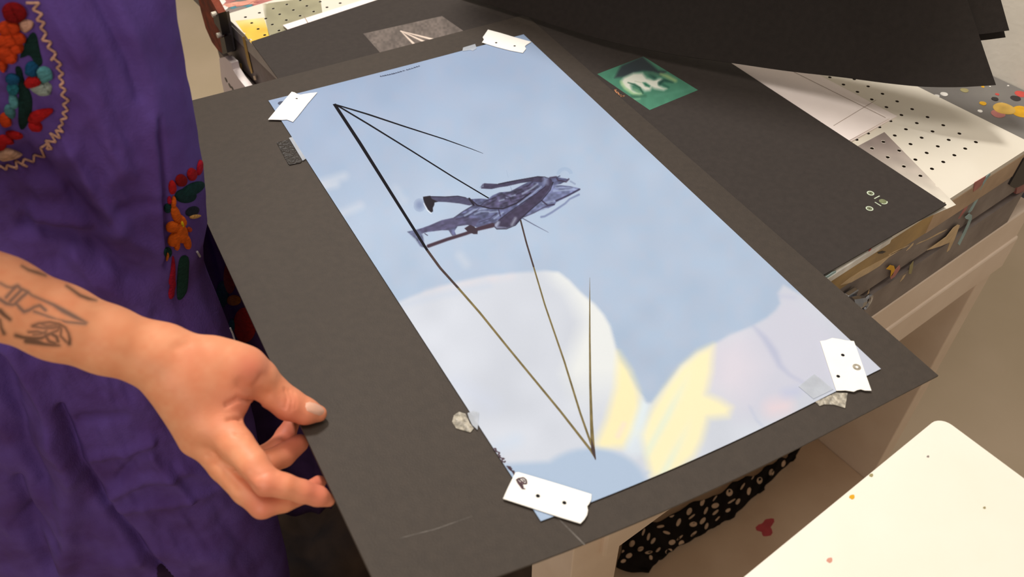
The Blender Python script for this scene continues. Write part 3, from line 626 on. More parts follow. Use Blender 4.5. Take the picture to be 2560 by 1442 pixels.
strips(film, 'signature', [ks([(230, 260), (300, 235), (290, 310), (330, 300)]), ks([(300, 320), (400, 350), (360, 400), (420, 440)]), ks([(370, 430), (430, 490), (520, 500), (440, 545)]), ks([(440, 560), (520, 600), (545, 560)]), ks([(570, 700), (680, 720), (640, 770), (720, 760)]), ks([(640, 770), (720, 830), (760, 820), (770, 930)]), ks([(600, 730), (700, 800), (780, 920)])], .06, mat('signature_ink', (62, 40, 52), .5, .3, .1), h1, dens=2)
# printed walking figure
def c2(l): return cv(l, 980, 380, 4.5058)
figs = np.array([(x, y) for x in np.arange(1010, 1462, 1.15) for y in np.arange(415, 634, 1.15)]); nfx = len(np.arange(1010, 1462, 1.15)); nfy = len(np.arange(415, 634, 1.15))
u, v = invA(figs); FV = surfA(u, v, .0615); base_c = artwork(figs); c = base_c.copy(); al = np.zeros(len(figs))
def fp(poly, col, soft=2.0, a=1.0, tex=0.0):
    global c, al
    k = a * msk(psdf(figs, c2(poly)), soft); cc = (np.asarray(col, float) * np.array([.78, .8, .87]))[None] * (1 + tex * noise2(figs, 7, 21)[:, None] + tex * .7 * noise2(figs @ np.array([[.9, .3], [-.3, .9]]) * np.array([.35, 1.6]), 5, 22)[:, None])
    c = c * (1 - k[:, None]) + cc * k[:, None]; al = np.maximum(al, k)
def fs(line, w_, col, soft=2.0, a=1.0):
    global c, al
    k = a * msk(lsdf(figs, c2(line), np.asarray(w_, float) / 4.5), soft); c = paint(c, k, np.asarray(col, float) * (np.array([.78, .8, .87]) if max(col) < 170 else 1)); al = np.maximum(al, k)
k_ = .6 * np.clip(1.2 - np.hypot((figs[:, 0] - 1049) / 17, (figs[:, 1] - 515) / 19), 0, 1); c = paint(c, k_, (92, 106, 146)); al = np.maximum(al, k_)
fp([(900, 540), (1000, 535), (1080, 540), (1130, 500), (1210, 465), (1330, 455), (1380, 430), (1450, 390), (1530, 350), (1620, 330), (1700, 300), (1780, 300), (1830, 290), (1960, 310), (1990, 320), (1900, 370), (1830, 385), (1900, 385), (2000, 395), (2110, 420), (2110, 440), (1960, 520), (1850, 575), (1830, 610), (1760, 640), (1700, 640), (1600, 690), (1480, 745), (1400, 830), (1150, 840), (1000, 870), (930, 850), (850, 830), (740, 845), (705, 900), (722, 945), (680, 950), (640, 890), (560, 890), (400, 910), (330, 930), (350, 980), (370, 1090), (320, 1070), (270, 990), (175, 910), (300, 880), (420, 840), (560, 780), (700, 750), (780, 690), (900, 620)], (104, 108, 138), tex=.22)
fp([(420, 840), (560, 780), (700, 750), (860, 745), (1000, 760), (930, 850), (850, 830), (740, 845), (640, 890), (560, 890), (400, 910), (330, 930), (300, 885)], (92, 86, 112), 4, .8, .1)
fp([(1780, 320), (1830, 385), (2000, 400), (2110, 430), (1960, 520), (1840, 580), (1760, 640), (1600, 690), (1500, 740), (1560, 660), (1680, 550), (1760, 440)], (142, 150, 182), 6, .7, .18)
fp([(1000, 620), (1200, 480), (1330, 460), (1500, 380), (1650, 370), (1600, 450), (1450, 560), (1300, 630), (1150, 645)], (84, 76, 100), 6, .75, .3)
for l, w_ in [([(820, 730), (920, 665), (1060, 645)], 18), ([(930, 710), (1000, 680), (1090, 680)], 12), ([(1100, 690), (1200, 680)], 14), ([(1470, 480), (1560, 430), (1640, 370)], 16), ([(1420, 600), (1560, 500), (1680, 400)], 12), ([(1820, 450), (1960, 440), (2080, 430)], 14), ([(1840, 410), (2050, 415)], 8), ([(1150, 760), (1250, 690)], 14), ([(1290, 520), (1400, 490)], 12), ([(1700, 590), (1830, 560)], 12), ([(1210, 560), (1260, 545)], 16)]: fs(l, w_, (160, 178, 208), 4, .65)
for l, w_ in [([(700, 750), (800, 680), (900, 620), (960, 610)], 8), ([(720, 770), (860, 730), (980, 650)], 6), ([(1000, 610), (1060, 560), (1160, 520)], 9), ([(1080, 600), (1180, 540)], 6), ([(1400, 490), (1480, 450)], 14), ([(1260, 500), (1330, 520), (1340, 560)], 10), ([(1520, 400), (1580, 350)], 12), ([(1850, 560), (1980, 500), (2112, 430)], 18), ([(1480, 745), (1600, 695), (1700, 640), (1830, 600)], 8), ([(1690, 560), (1750, 610), (1820, 600)], 16), ([(1200, 660), (1220, 730)], 12), ([(980, 800), (1100, 760), (1180, 700)], 6)]: fs(l, w_, (58, 50, 72), 2.5, .85)
fp([(430, 510), (600, 515), (740, 505), (830, 525), (910, 545), (930, 600), (870, 612), (760, 590), (620, 575), (500, 570), (450, 545)], (84, 82, 106), tex=.08); fs([(430, 512), (600, 517), (740, 507), (830, 525)], 9, (48, 44, 62)); fs([(870, 535), (920, 605)], 20, (34, 28, 42))
fp([(350, 515), (430, 503), (450, 540), (520, 570), (480, 580), (475, 610), (460, 640), (462, 680), (440, 693), (405, 660), (370, 600), (352, 540)], (34, 26, 36))
fs([(360, 590), (400, 668), (440, 700)], 10, (226, 232, 238), 3, .7)
fs([(900, 560), (960, 610), (1100, 645), (1250, 648), (1400, 590), (1560, 470)], 14, (44, 36, 52))
fp([(1000, 400), (990, 412), (1020, 370), (1045, 362), (1080, 365), (1200, 370), (1300, 345), (1400, 330), (1520, 310), (1640, 288), (1700, 290), (1720, 320), (1690, 350), (1560, 345), (1450, 360), (1300, 395), (1200, 410), (1120, 428), (1005, 422)], (76, 70, 92), tex=.1); fs([(1200, 370), (1400, 330), (1640, 288), (1720, 292), (1790, 320), (1800, 360)], 9, (40, 34, 50))
for y in (378, 392, 406): fs([(995, y), (1030, y - 6)], 5, (160, 178, 208), 1.5, .8)
fp([(1130, 830), (1300, 700), (1480, 590), (1620, 480), (1720, 400), (1740, 320), (1780, 310), (1812, 350), (1770, 440), (1680, 550), (1560, 660), (1440, 770), (1380, 835), (1280, 872), (1180, 875)], (74, 66, 88), tex=.1)
fs([(1130, 830), (1180, 878), (1290, 876), (1390, 835), (1440, 770), (1560, 662), (1690, 550), (1780, 440), (1815, 350)], 9, (34, 28, 44)); fs([(1140, 830), (1300, 700), (1620, 482), (1725, 400)], 7, (44, 38, 56)); fp([(1700, 300), (1760, 300), (1760, 380), (1700, 380)], (150, 158, 184), 8, .7)
fp([(1140, 838), (1190, 785), (1215, 800), (1190, 850), (1280, 862), (1180, 868)], (200, 210, 226), 6, .8); fs([(1350, 830), (1390, 760)], 22, (190, 202, 222), 8, .6)
fs([(410, 1070), (620, 995), (830, 930), (960, 880), (1130, 835)], [38, 36, 36, 40, 52], (74, 52, 64), 3); fp([(815, 870), (880, 830), (925, 850), (965, 895), (962, 935), (920, 935), (850, 905)], (66, 50, 60))
fs([(640, 890), (680, 950), (720, 945)], 8, (110, 106, 128)); fp([(175, 910), (300, 880), (345, 930), (372, 1090), (320, 1075), (260, 990)], (116, 124, 146), 6, .7, .1)
fs([(370, 930), (400, 950)], 8, (60, 50, 70)); fs([(1680, 742), (1720, 735), (1800, 690), (1950, 590), (2000, 540), (2105, 490)], [20, 20, 20, 18, 16, 20], (118, 128, 164), 4, .75)
fs([(1780, 300), (1850, 290), (1870, 330), (1960, 345), (1990, 315)], 16, (70, 56, 76), 3, .9); fs([(1850, 300), (1890, 280)], 10, (70, 74, 100)); fs([(2010, 340), (2060, 370)], 12, (120, 130, 160), 5, .6)
for r_ in (60, 75, 88): fs([(1945 + r_ * math.cos(t), 270 + r_ * .95 * math.sin(t)) for t in np.linspace(3.3, 6.0, 14)], 7, (128, 152, 186), 4, .5)
fs([(1290, 220), (1310, 300)], 3, (120, 140, 176), 2, .5); fs([(1335, 400), (1350, 450)], 4, (110, 124, 160), 2, .6); fs([(1462, 752), (1600, 830), (1760, 915)], [10, 8, 2], (70, 70, 96), 2, .8)
keepv = al > .2; faces = [f for f in gridfaces(nfx, nfy) if keepv[f].any()]
used = np.unique(np.array(faces)); remap = -np.ones(len(figs), int); remap[used] = np.arange(len(used))
obj('printed_figure', FV[used], remap[np.array(faces)].tolist(), m_print, film, cols=c[used], smooth=True)['label'] = 'dark printed figure walking with a stick'

# ------------------------------------------------------------------ tapes
def flat(name, px, m, h, th, label, cat, parent=None, curl=None):
    u, v = invA(px); n = len(u); P = surfA(u, v, h + th); Q = surfA(u, v, h)
    o = MB(); o.add(np.concatenate([P, Q]), [list(range(n))[::-1], list(range(n, 2 * n))] + [[i, (i + 1) % n, (i + 1) % n + n, i + n] for i in range(n)])
    b = o.build(name, m, parent)
    if label: tag(b, label, cat, 'tape pieces holding the film') if parent is None else None
    return b
def disc(parent, px, r, m, h, name='punched_dot'):
    u, v = invA([px]); P = np.array([surfA(u + r * math.cos(t), v + r * math.sin(t), h)[0] for t in np.linspace(0, 6.283, 15)[:-1]])
    obj(name, P, [list(range(14))], m, parent)
ht = .085
t1 = flat('tape_strip', [(730, 233.5), (737, 235), (745, 239.5), (752, 241), (762, 239), (775, 237), (794, 235), (770, 263), (745, 295), (733, 309), (726, 306), (717.6, 303), (706, 304), (695, 303.5), (671, 303), (700, 268)], m_tape, ht, .03, 'white paper tape strip at the film\'s back left corner, with two punched dots', 'tape')
t2 = flat('tape_strip', [(1220, 78), (1250, 86), (1290, 98), (1328, 108.5), (1316, 116), (1312, 120), (1315, 126), (1307, 136), (1275, 130), (1240, 121), (1205, 110), (1210, 103), (1207, 97), (1212, 90)], m_tape, ht, .03, 'white paper tape strip at the film\'s far corner, in the shadow of the lifted sheets', 'tape')
t3 = flat('tape_strip', [(2048.5, 857), (2062, 855), (2079, 849), (2098, 852), (2112, 855), (2133, 857), (2150, 905), (2176.5, 980.5), (2160, 980), (2150, 977), (2141, 979), (2133, 983), (2112, 980), (2089, 980.5), (2072, 930)], m_tape, ht, .03, 'white paper tape strip at the film\'s front right corner, with a round grey stamp', 'tape')
t4 = flat('tape_strip', [(1287, 1186), (1295, 1185), (1340, 1198), (1410, 1219), (1477, 1240), (1476, 1254), (1471, 1264), (1466, 1270), (1468, 1280), (1465.7, 1292), (1459, 1303), (1449.5, 1313), (1400, 1298), (1330, 1275), (1256, 1251), (1270, 1220)], m_tape, ht, .03, 'white paper tape strip at the film\'s front left corner, with a dark ink scribble', 'tape')
for tp, q in ((t1, (742, 251)), (t1, (718.6, 285)), (t2, (1240.5, 111)), (t2, (1286.6, 119)), (t3, (2105, 892)), (t3, (2093.5, 945)), (t4, (1343, 1244.6)), (t4, (1409, 1261.6))): disc(tp, q, .075, m_dot, ht + .034)
disc(film, (704, 260), .2, mat('dark_blue_dot', (62, 70, 92), .5, .4, .05), .072, 'printed_dot')
disc(t3, (2140, 922), .17, m_ring, ht + .034); disc(t3, (2140, 922), .06, m_tape, ht + .037)
def kk(l): return cv(l, 1210, 1100, 10.3)
m_scr = mat('plum_ink', (70, 44, 52), .5, .4, .3, 500)
strips(t4, 'ink_scribble', [kk([(815, 1060), (880, 1150), (950, 1230), (980, 1300), (1050, 1310)]), kk([(830, 1080), (900, 1030), (900, 1080), (960, 1120), (930, 1180)]), kk([(900, 1040), (1000, 1020), (1070, 1080), (1080, 1180), (1000, 1170)]), kk([(960, 1060), (1040, 1110), (970, 1150), (1060, 1190)]), kk([(870, 1130), (960, 1190), (1090, 1160)])], [[.05, .12, .14, .1, .03], .07, .06, .05, .06], m_scr, ht + .035, dens=3)
flat('clear_tape', [(1168, 1036), (1182, 1031), (1197, 1035), (1193, 1078), (1180, 1066), (1172, 1050)], m_clear, .075, .015, 'clear sticky tape square on the film near its left edge, above the signature', 'tape')
flat('clear_tape', [(1134, 1040), (1147, 1031), (1163, 1036), (1174, 1060), (1184, 1072), (1176, 1082), (1160, 1078), (1140, 1072), (1130, 1056)], m_clear2, .02, .03, 'crumpled clear tape end on the black sheet beside the film\'s left edge', 'tape')
flat('clear_tape', [(1995, 969), (2034, 938), (2082, 976), (2032, 1000)], m_clear, .075, .015, 'clear sticky tape piece on the film beside the front right white strip', 'tape')
flat('clear_tape', [(2036, 1004), (2052, 1000), (2088, 983), (2118, 984), (2112, 1021), (2085, 1013), (2060, 1012), (2048, 1016)], m_clear2, .02, .03, 'crumpled grey clear tape below the front right white strip', 'tape')
flat('clear_tape', [(723, 348), (731, 346), (765, 400), (757, 405)], m_clear, .075, .015, 'narrow clear tape piece on the film beside the dark tape square', 'tape')
flat('dark_tape', [(692, 358), (723, 350), (755, 404), (752, 408), (724, 414), (720, 410)], m_bltape, .02, .03, 'dark wrinkled tape square on the black sheet beside the film\'s left edge', 'tape')
flat('clear_tape', [(1158, 122), (1188, 113), (1192, 124), (1182, 130), (1176, 128), (1156, 131)], m_clear, .075, .015, 'small torn clear tape piece on the film beside the far white strip', 'tape')

# ------------------------------------------------------------------ black sheets curling up behind (three)
def curled(edge_px, edge_z, lean, curl, length, shear, label, skip=0.0, off=0.0, along=0.0, th=.07):
    tE = np.linspace(0, 1, len(edge_px)); n = 60; t = np.linspace(0, 1, n)
    E3 = np.array([atz([p], z)[0] for p, z in zip(edge_px, edge_z)])
    E = np.stack([np.interp(t, tE, E3[:, i]) for i in range(3)], 1)
    for _ in range(6): E[1:-1] = (E[:-2] + E[1:-1] * 2 + E[2:]) / 4
    d = E[-1] - E[0]; d[2] = 0; d /= np.linalg.norm(d); nrm = np.array([-d[1], d[0], 0]); nrm *= np.sign(nrm @ np.array([.88, .47, 0]))
    k = 60; V = []; N = []
    for i in range(n):
        p = E[i].copy() + d * along; ds = length / (k - 1)
        for j in range(k):
            aa = lean + (curl - lean) * (1 - (1 - j / (k - 1)) ** 2); o_ = nrm * math.sin(aa) - np.array([0, 0, 1]) * math.cos(aa)
            if j * ds >= skip: V.append(p + o_ * off * (1 + 1.2 * (j / (k - 1)) ** 2))
            p = p + ds * (nrm * math.cos(aa) + np.array([0, 0, 1]) * math.sin(aa) - d * (shear * (.2 + .8 * t[i] ** 2)))
    kk_ = len(V) // n
    Vc, Fc = closed_sheet(np.array(V), n, kk_, th)
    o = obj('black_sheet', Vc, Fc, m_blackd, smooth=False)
    return tag(o, label, 'paper', 'black sheets curled up behind the portrait board')
epx = [(1150, -10), (1330, 45), (1500, 100), (1680, 137), (1830, 157), (1960, 177), (2100, 192), (2200, 206), (2300, 217), (2400, 218), (2490, 212)]
ez = [.5, .6, .75, .95, 1.2, 1.5, 1.9, 2.2, 2.5, 2.8, 3.1]
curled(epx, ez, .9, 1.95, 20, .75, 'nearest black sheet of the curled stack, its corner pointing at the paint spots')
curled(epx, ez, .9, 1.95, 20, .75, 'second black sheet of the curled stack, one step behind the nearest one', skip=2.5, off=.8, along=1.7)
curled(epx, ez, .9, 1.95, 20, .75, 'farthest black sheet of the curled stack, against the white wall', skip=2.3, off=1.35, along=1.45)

# ------------------------------------------------------------------ person: dress
PERS = thing('person', (-47, 12, ZF), 'person in an embroidered purple dress lifting the black sheet with a tattooed arm', 'person')
e1 = np.array([.805, -.5933, 0]); e2 = np.array([.5933, .805, 0]); D0 = 28.0
def atD(px, D):
    d = dirs(px); return CAM + d * (np.broadcast_to(np.asarray(D, float), (len(d),)) / (d @ e2))[:, None]
sil = [(435, 0), (448, 90), (458, 150), (479, 262), (494, 350), (506, 420), (512, 480), (516, 530), (517, 560), (512, 590), (505, 620), (508, 660), (524, 705), (560, 790), (584, 853), (615, 960), (632, 1050), (655, 1170), (690, 1290), (713, 1380), (722, 1442), (735, 1520)]
R3 = atD(sil, D0); sR = (R3 - CAM) @ e1; zR = R3[:, 2]
lef = atD([(-25, 1330), (0, 1360), (90, 1442), (170, 1510)], D0); sLz = lef[:, 2]; sLs = (lef - CAM) @ e1
zs = np.concatenate([np.linspace(28, zR.max(), 12)[:-1], np.linspace(zR.max(), zR.min(), 330)])
sr = np.interp(-zs, -zR, sR); sr[zs > zR.max()] = sR[0] - (zs[zs > zR.max()] - zR.max()) * .12
sl = np.interp(-zs, [-28, -10, 0, 20, -sLz[1], -sLz[2], -sLz[3]], [-31, -32, -33, -35, sLs[1], sLs[2], sLs[3]])
nth = 420; TH = np.linspace(0, 2 * math.pi, nth, endpoint=False)
# denser sampling on the half facing the camera
TH = np.concatenate([np.linspace(-2.6, .35, 340), np.linspace(.35, 2 * math.pi - 2.6, 82)[1:-1]]); nth = len(TH)
cs, sn = np.cos(TH), np.sin(TH); V = np.zeros((len(zs), nth, 3))
for i, z in enumerate(zs):
    c_, h_ = (sr[i] + sl[i]) / 2, (sr[i] - sl[i]) / 2
    b_ = 5.0 + .06 * max(0, 10 - z); shp = np.sign(sn) * np.abs(sn) ** .8
    s_ = c_ + h_ * cs; dd = D0 + np.where(shp < 0, b_, 1.6) * shp
    V[i] = CAM + s_[:, None] * e1 + dd[:, None] * e2; V[i][:, 2] = z
P0 = V.reshape(-1, 3); px = proj(P0)
nr = np.cross(np.gradient(V, axis=1), np.gradient(V, axis=0)).reshape(-1, 3); nr /= np.linalg.norm(nr, axis=1)[:, None] + 1e-9
ctr = (CAM + ((sr + sl) / 2)[:, None] * e1 + D0 * e2); ctr[:, 2] = zs
if ((P0.reshape(len(zs), nth, 3) - ctr[:, None]).reshape(-1, 3) * nr).sum(1).mean() < 0: nr = -nr
disp = np.zeros(len(P0))
def fold(line, w_, a):
    global disp
    d = lsdf(px, line); disp += 1.7 * a * np.exp(-(d / w_) ** 2)
front = (np.tile(sn, len(zs)) < .3)
for l, w_, a in [([(245, -10), (285, 70), (330, 160), (352, 240)], 18, -.34), ([(285, -10), (340, 90), (385, 210), (396, 310)], 22, .34), ([(330, -10), (400, 100), (440, 200)], 14, -.2), ([(395, 300), (404, 370), (413, 460), (417, 560), (420, 660)], 10, -.5), ([(380, 300), (392, 400), (398, 520), (404, 640)], 18, .3),
                 ([(150, 0), (210, 130), (245, 260), (300, 420)], 40, .3), ([(60, 380), (160, 450), (240, 560)], 26, -.22), ([(180, 380), (230, 480), (300, 560)], 26, .22), ([(60, 560), (200, 590), (330, 680), (370, 690)], 20, -.22), ([(100, 540), (240, 560), (380, 620)], 24, .2), ([(300, 520), (420, 500)], 14, -.12), ([(190, 640), (250, 700), (360, 770)], 24, .22),
                 ([(20, 870), (90, 960), (140, 1080), (190, 1170)], 26, .3), ([(0, 900), (30, 990), (60, 1110), (110, 1200)], 26, -.3), ([(150, 1020), (200, 1150), (260, 1250), (330, 1340), (400, 1420)], 12, -.34), ([(120, 1090), (170, 1200), (170, 1330), (160, 1442)], 36, .34), ([(60, 1300), (110, 1400), (140, 1450)], 22, -.34), ([(40, 1210), (70, 1290), (140, 1350)], 16, -.25),
                 ([(230, 1140), (320, 1130), (380, 1100)], 12, .16), ([(280, 1230), (360, 1200), (470, 1170), (570, 1200)], 16, .2), ([(280, 1270), (420, 1260), (560, 1215)], 14, .16), ([(380, 1140), (470, 1240)], 14, .14), ([(300, 1400), (420, 1380), (560, 1400)], 30, .2), ([(200, 1050), (310, 1040)], 14, -.14), ([(420, 1000), (480, 1100)], 30, -.25), ([(330, 1160), (300, 1190)], 12, -.14),
                 ([(480, 640), (500, 740), (560, 860)], 16, .18), ([(440, 640), (455, 760), (470, 830)], 18, -.2), ([(560, 1300), (640, 1380), (660, 1440)], 24, -.2)]: fold(l, w_, a)
disp += .08 * noise2(px, 46, 31) + .08 * noise2(px @ np.array([[.8, .5], [-.5, .8]]) * np.array([1.8, .7]), 30, 32) + .02 * noise2(px, 14, 33)
# pulled-in gathers: coarse vertical fluting towards the hem
disp += .22 * np.sin(np.tile(TH, len(zs)) * 9 + .6) * np.clip((-6 - P0[:, 2]) / 18, 0, 1)
disp *= np.where(np.tile(sn, len(zs)) < .25, 1, .35) * (1 - .8 * np.clip((np.tile(cs, len(zs)) - .75) / .2, 0, 1))
P1 = P0 + nr * disp[:, None]
nz = len(zs); fs_ = [[i * nth + j, i * nth + (j + 1) % nth, (i + 1) * nth + (j + 1) % nth, (i + 1) * nth + j] for i in range(nz - 1) for j in range(nth)]
pxx = proj(P1); slit = [(394, 1404), (402, 1404), (446, 1450), (520, 1540), (380, 1540), (390, 1450)]
ins = psdf(pxx, slit) < 0; frontv = np.tile(sn, nz) < 0
fa = np.array(fs_); bad = (ins & frontv)[fa].all(1); fa = fa[~bad]
topc = len(P1); P1 = np.concatenate([P1, [[ctr[0][0], ctr[0][1], 30.0]]])
fall = fa.tolist() + [[(j + 1) % nth, j, topc] for j in range(nth)]
q4 = P1[fa[::50]]; fno = np.cross(q4[:, 1] - q4[:, 0], q4[:, 3] - q4[:, 0]); 
if (fno * nr[fa[::50, 0]]).sum() < 0: fall = [f[::-1] for f in fall]
dress = obj('dress', P1, fall, m_dress, PERS, smooth=True, solid=.1)
bvD = BVHTree.FromPolygons([tuple(v) for v in P1], fall)
# inner skirt panel, the sheet's shade put into its cloth and petal colours
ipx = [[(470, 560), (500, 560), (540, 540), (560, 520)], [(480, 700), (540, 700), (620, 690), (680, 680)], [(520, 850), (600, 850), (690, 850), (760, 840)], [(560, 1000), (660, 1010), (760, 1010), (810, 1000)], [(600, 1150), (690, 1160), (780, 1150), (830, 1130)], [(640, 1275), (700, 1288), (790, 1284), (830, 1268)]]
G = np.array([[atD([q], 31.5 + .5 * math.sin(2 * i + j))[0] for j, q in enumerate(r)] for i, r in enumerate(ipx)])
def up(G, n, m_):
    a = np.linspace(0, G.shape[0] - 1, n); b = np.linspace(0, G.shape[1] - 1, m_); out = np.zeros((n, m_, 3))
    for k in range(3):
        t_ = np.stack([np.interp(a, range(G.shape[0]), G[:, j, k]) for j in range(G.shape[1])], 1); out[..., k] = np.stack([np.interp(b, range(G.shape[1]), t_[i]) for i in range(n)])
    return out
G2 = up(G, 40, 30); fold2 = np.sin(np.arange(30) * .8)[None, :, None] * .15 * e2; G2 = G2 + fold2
lining = obj('inner_skirt', G2.reshape(-1, 3), gridfaces(40, 30), mat('shaded_purple_cotton', (48, 30, 62), .9, .1, .1, 40, bump=.2, bscale=400), PERS, smooth=True, solid=.08)
bvL = BVHTree.FromPolygons([tuple(v) for v in G2.reshape(-1, 3)], gridfaces(40, 30))

# embroidery: padded yarn shapes raised on the cloth
YARN = {}
def yarn(c):
    k = tuple(c)
    if k not in YARN: YARN[k] = mat('yarn_%d' % len(YARN), c, .9, .15, .14, 260, bump=1.0, bscale=700, stretch=(1, 1, 3))
    return YARN[k]
def puff(parent, bvh, poly, c, h=.14, name='embroidered_petal', n=3):
    poly = np.asarray(poly, float); ce = poly.mean(0)
    for _ in range(2 if len(poly) < 13 else 1): poly = np.concatenate([poly * (1 - f) + np.roll(poly, -1, 0) * f for f in (.25, .75)], 1).reshape(-1, 2)
    m_ = len(poly)
    rings_ = [(1.0, .015), (.9, .6), (.75, .85), (.6, .93), (.45, .97), (.3, 1.0), (.15, 1.0)]; V = []; nr_ = len(rings_)
    for f, g_ in rings_:
        for q in poly:
            p, n_ = ray(tuple(ce + (q - ce) * f), bvh, 0)
            if p is None: return
            V.append(p + n_ * (h * g_ + .012))
    p, n_ = ray(tuple(ce), bvh, 0)
    if p is None: return
    V.append(p + n_ * (h + .012)); Fc = []
    for r in range(nr_ - 1): Fc += [[r * m_ + i, r * m_ + (i + 1) % m_, (r + 1) * m_ + (i + 1) % m_, (r + 1) * m_ + i] for i in range(m_)]
    Fc += [[(nr_ - 1) * m_ + i, (nr_ - 1) * m_ + (i + 1) % m_, nr_ * m_] for i in range(m_)]
    obj(name, V, Fc, yarn(c), parent, smooth=True)
def oval(cx, cy, rx, ry, rot=0, n=14, tip=0.0):
    r = math.radians(rot); out = []; rx *= 1.12; ry *= 1.12
    for k in range(n):
        a = 2 * math.pi * k / n; x, y = rx * math.cos(a), ry * math.sin(a) * (1 - tip * math.cos(a)); out.append((cx + x * math.cos(r) - y * math.sin(r), cy + x * math.sin(r) + y * math.cos(r)))
    return out
def k5(l): return [(x / 3.2773, y / 3.2773) for x, y in l]
EMB = thing  # (embroidery is part of the dress: children of the dress mesh)
RED, DRED, ORG_, WHT, TEA, BLU, AQU, DGR = (172, 24, 26), (126, 12, 14), (196, 62, 20), (206, 156, 132), (40, 112, 126), (22, 76, 112), (86, 146, 150), (20, 48, 44)
sub = lambda l, c, h=.14: puff(dress, bvD, k5(l), c, h)
sub([(150, 480), (240, 270), (300, 260), (330, 430), (360, 520), (300, 560), (250, 440), (190, 470)], DGR, .05)
sub([(110, 540), (180, 540), (200, 680), (260, 760), (270, 900), (210, 1060), (150, 1060), (150, 880), (160, 700)], DGR, .06)
sub(oval(118, 100, 95, 75, 20), DRED, .2)
for (x, y, rx, ry, ro) in [(70, 230, 90, 60, 0), (150, 310, 60, 45, 20), (60, 330, 80, 60, 0), (140, 390, 55, 45, -10), (90, 460, 50, 50, 30), (30, 420, 60, 60, 0), (25, 530, 36, 52, 0)]: sub(oval(x, y, rx, ry, ro), ORG_, .2)
sub(oval(218, 205, 56, 46, -20, tip=.3), WHT, .18)
sub(oval(262, 560, 54, 58, 0), BLU, .18); sub(oval(362, 605, 62, 58, 30), AQU, .18); sub(oval(340, 715, 80, 50, 10, tip=-.3), (158, 168, 158), .18); sub(oval(268, 660, 56, 42, -15), RED, .2)
sub(oval(100, 640, 50, 38, 10), BLU, .16); sub(oval(106, 722, 50, 44, 25), TEA, .16); sub(oval(112, 825, 36, 62, -15), AQU, .16); sub(oval(84, 908, 36, 56, -30), (76, 126, 130), .16)
sub(oval(50, 978, 36, 58, -30), ORG_, .18); sub(oval(290, 1030, 56, 40, 15), RED, .18); sub(oval(330, 940, 106, 44, -25, tip=.45), RED, .2)
sub(oval(115, 1098, 66, 26, 8, tip=.2), RED, .16); sub(oval(48, 1140, 60, 34, 15), RED, .16); sub(oval(12, 1184, 36, 40, 0), RED, .16); sub(oval(80, 1262, 96, 44, 2, tip=.5), (214, 168, 140), .18)
# zigzag border stitch
zz = [(215, 20), (325, 20), (270, 75), (350, 110), (300, 160), (370, 180), (330, 225), (380, 265), (345, 325), (420, 340), (390, 385), (460, 430), (420, 490), (430, 465), (505, 520), (460, 550), (525, 600), (480, 630), (525, 670), (490, 700), (540, 730), (500, 775), (560, 815), (515, 850), (555, 895), (510, 920), (548, 960), (500, 975), (520, 1010), (475, 1035), (515, 1080), (455, 1060), (495, 1130), (410, 1085), (460, 1160), (370, 1145), (430, 1215), (385, 1215), (400, 1160), (335, 1205), (370, 1278), (275, 1265), (270, 1325), (195, 1300), (180, 1345), (220, 1360), (125, 1315), (135, 1380), (65, 1345), (55, 1385), (0, 1350), (-20, 1400)]
pts = []
mbz = MB(); zq = k5(zz)
for a, b in zip(zq[:-1], zq[1:]):
    p3 = [ray((a[0] + (b[0] - a[0]) * f, a[1] + (b[1] - a[1]) * f), bvD, .04)[0] for f in (0, .25, .5, .75, 1)]
    if all(p is not None for p in p3): mbz.tube(p3, .043, 6)
mbz.build('zigzag_stitch', yarn((216, 166, 142)), dress, smooth=True)
# right side motif
def k6(l): return cv(l, 400, 370, 3.606)
s6 = lambda l, c, h=.12: puff(dress, bvD, k6(l), c, h)
s6(oval(290, 370, 110, 50, -25), (22, 58, 56), .08); s6(oval(230, 430, 90, 60, 0), (20, 50, 50), .06); s6(oval(290, 570, 60, 40, -20), (34, 40, 52), .03); s6(oval(70, 540, 34, 40, 0), (24, 56, 56), .08)
s6(oval(105, 350, 28, 58, 0), RED, .14); s6(oval(185, 290, 46, 52, 0), DRED, .14); s6(oval(280, 236, 36, 54, 0), (160, 20, 28), .14); s6(oval(350, 175, 18, 66, 8), (176, 22, 44), .12); s6(oval(84, 466, 18, 32, 0), (170, 22, 50), .1)
for a in [oval(116, 480, 14, 50, 5), oval(135, 590, 34, 80, -15), oval(110, 705, 54, 44, -10), oval(130, 815, 50, 66, 40), oval(185, 760, 50, 90, -10), oval(235, 840, 28, 66, -10), oval(190, 650, 30, 50, -20), oval(145, 870, 18, 40, 10)]: s6(a, (216, 96, 22), .16)
s6(oval(178, 670, 10, 34, -15), (224, 190, 30), .19); s6(oval(258, 732, 18, 22, 0), (176, 66, 34), .1); s6(oval(312, 614, 46, 16, -10, tip=.3), (206, 156, 92), .1)
s6(oval(70, 940, 34, 46, 0), (24, 60, 56), .06); s6(oval(68, 970, 13, 40, 5), (214, 116, 36), .1)
s6([(110, 960), (128, 985), (128, 1100), (124, 1180), (135, 1230), (120, 1290), (112, 1360), (80, 1360), (70, 1300), (90, 1240), (72, 1210), (88, 1140), (100, 1040)], (160, 20, 46), .12)
s6([(180, 975), (230, 960), (262, 990), (255, 1060), (250, 1180), (240, 1290), (210, 1350), (170, 1375), (148, 1350), (150, 1200), (160, 1060)], (26, 58, 50), .1)
for q, c_ in (((585, 750, 16, 12), (120, 70, 20)), ((612, 812, 26, 40), (130, 26, 22)), ((575, 690, 14, 40), (90, 24, 24)), ((556, 735, 14, 30), (20, 50, 54)), ((580, 812, 8, 14), (24, 66, 74))):
    puff(lining, bvL, oval(*q), c_, .1)
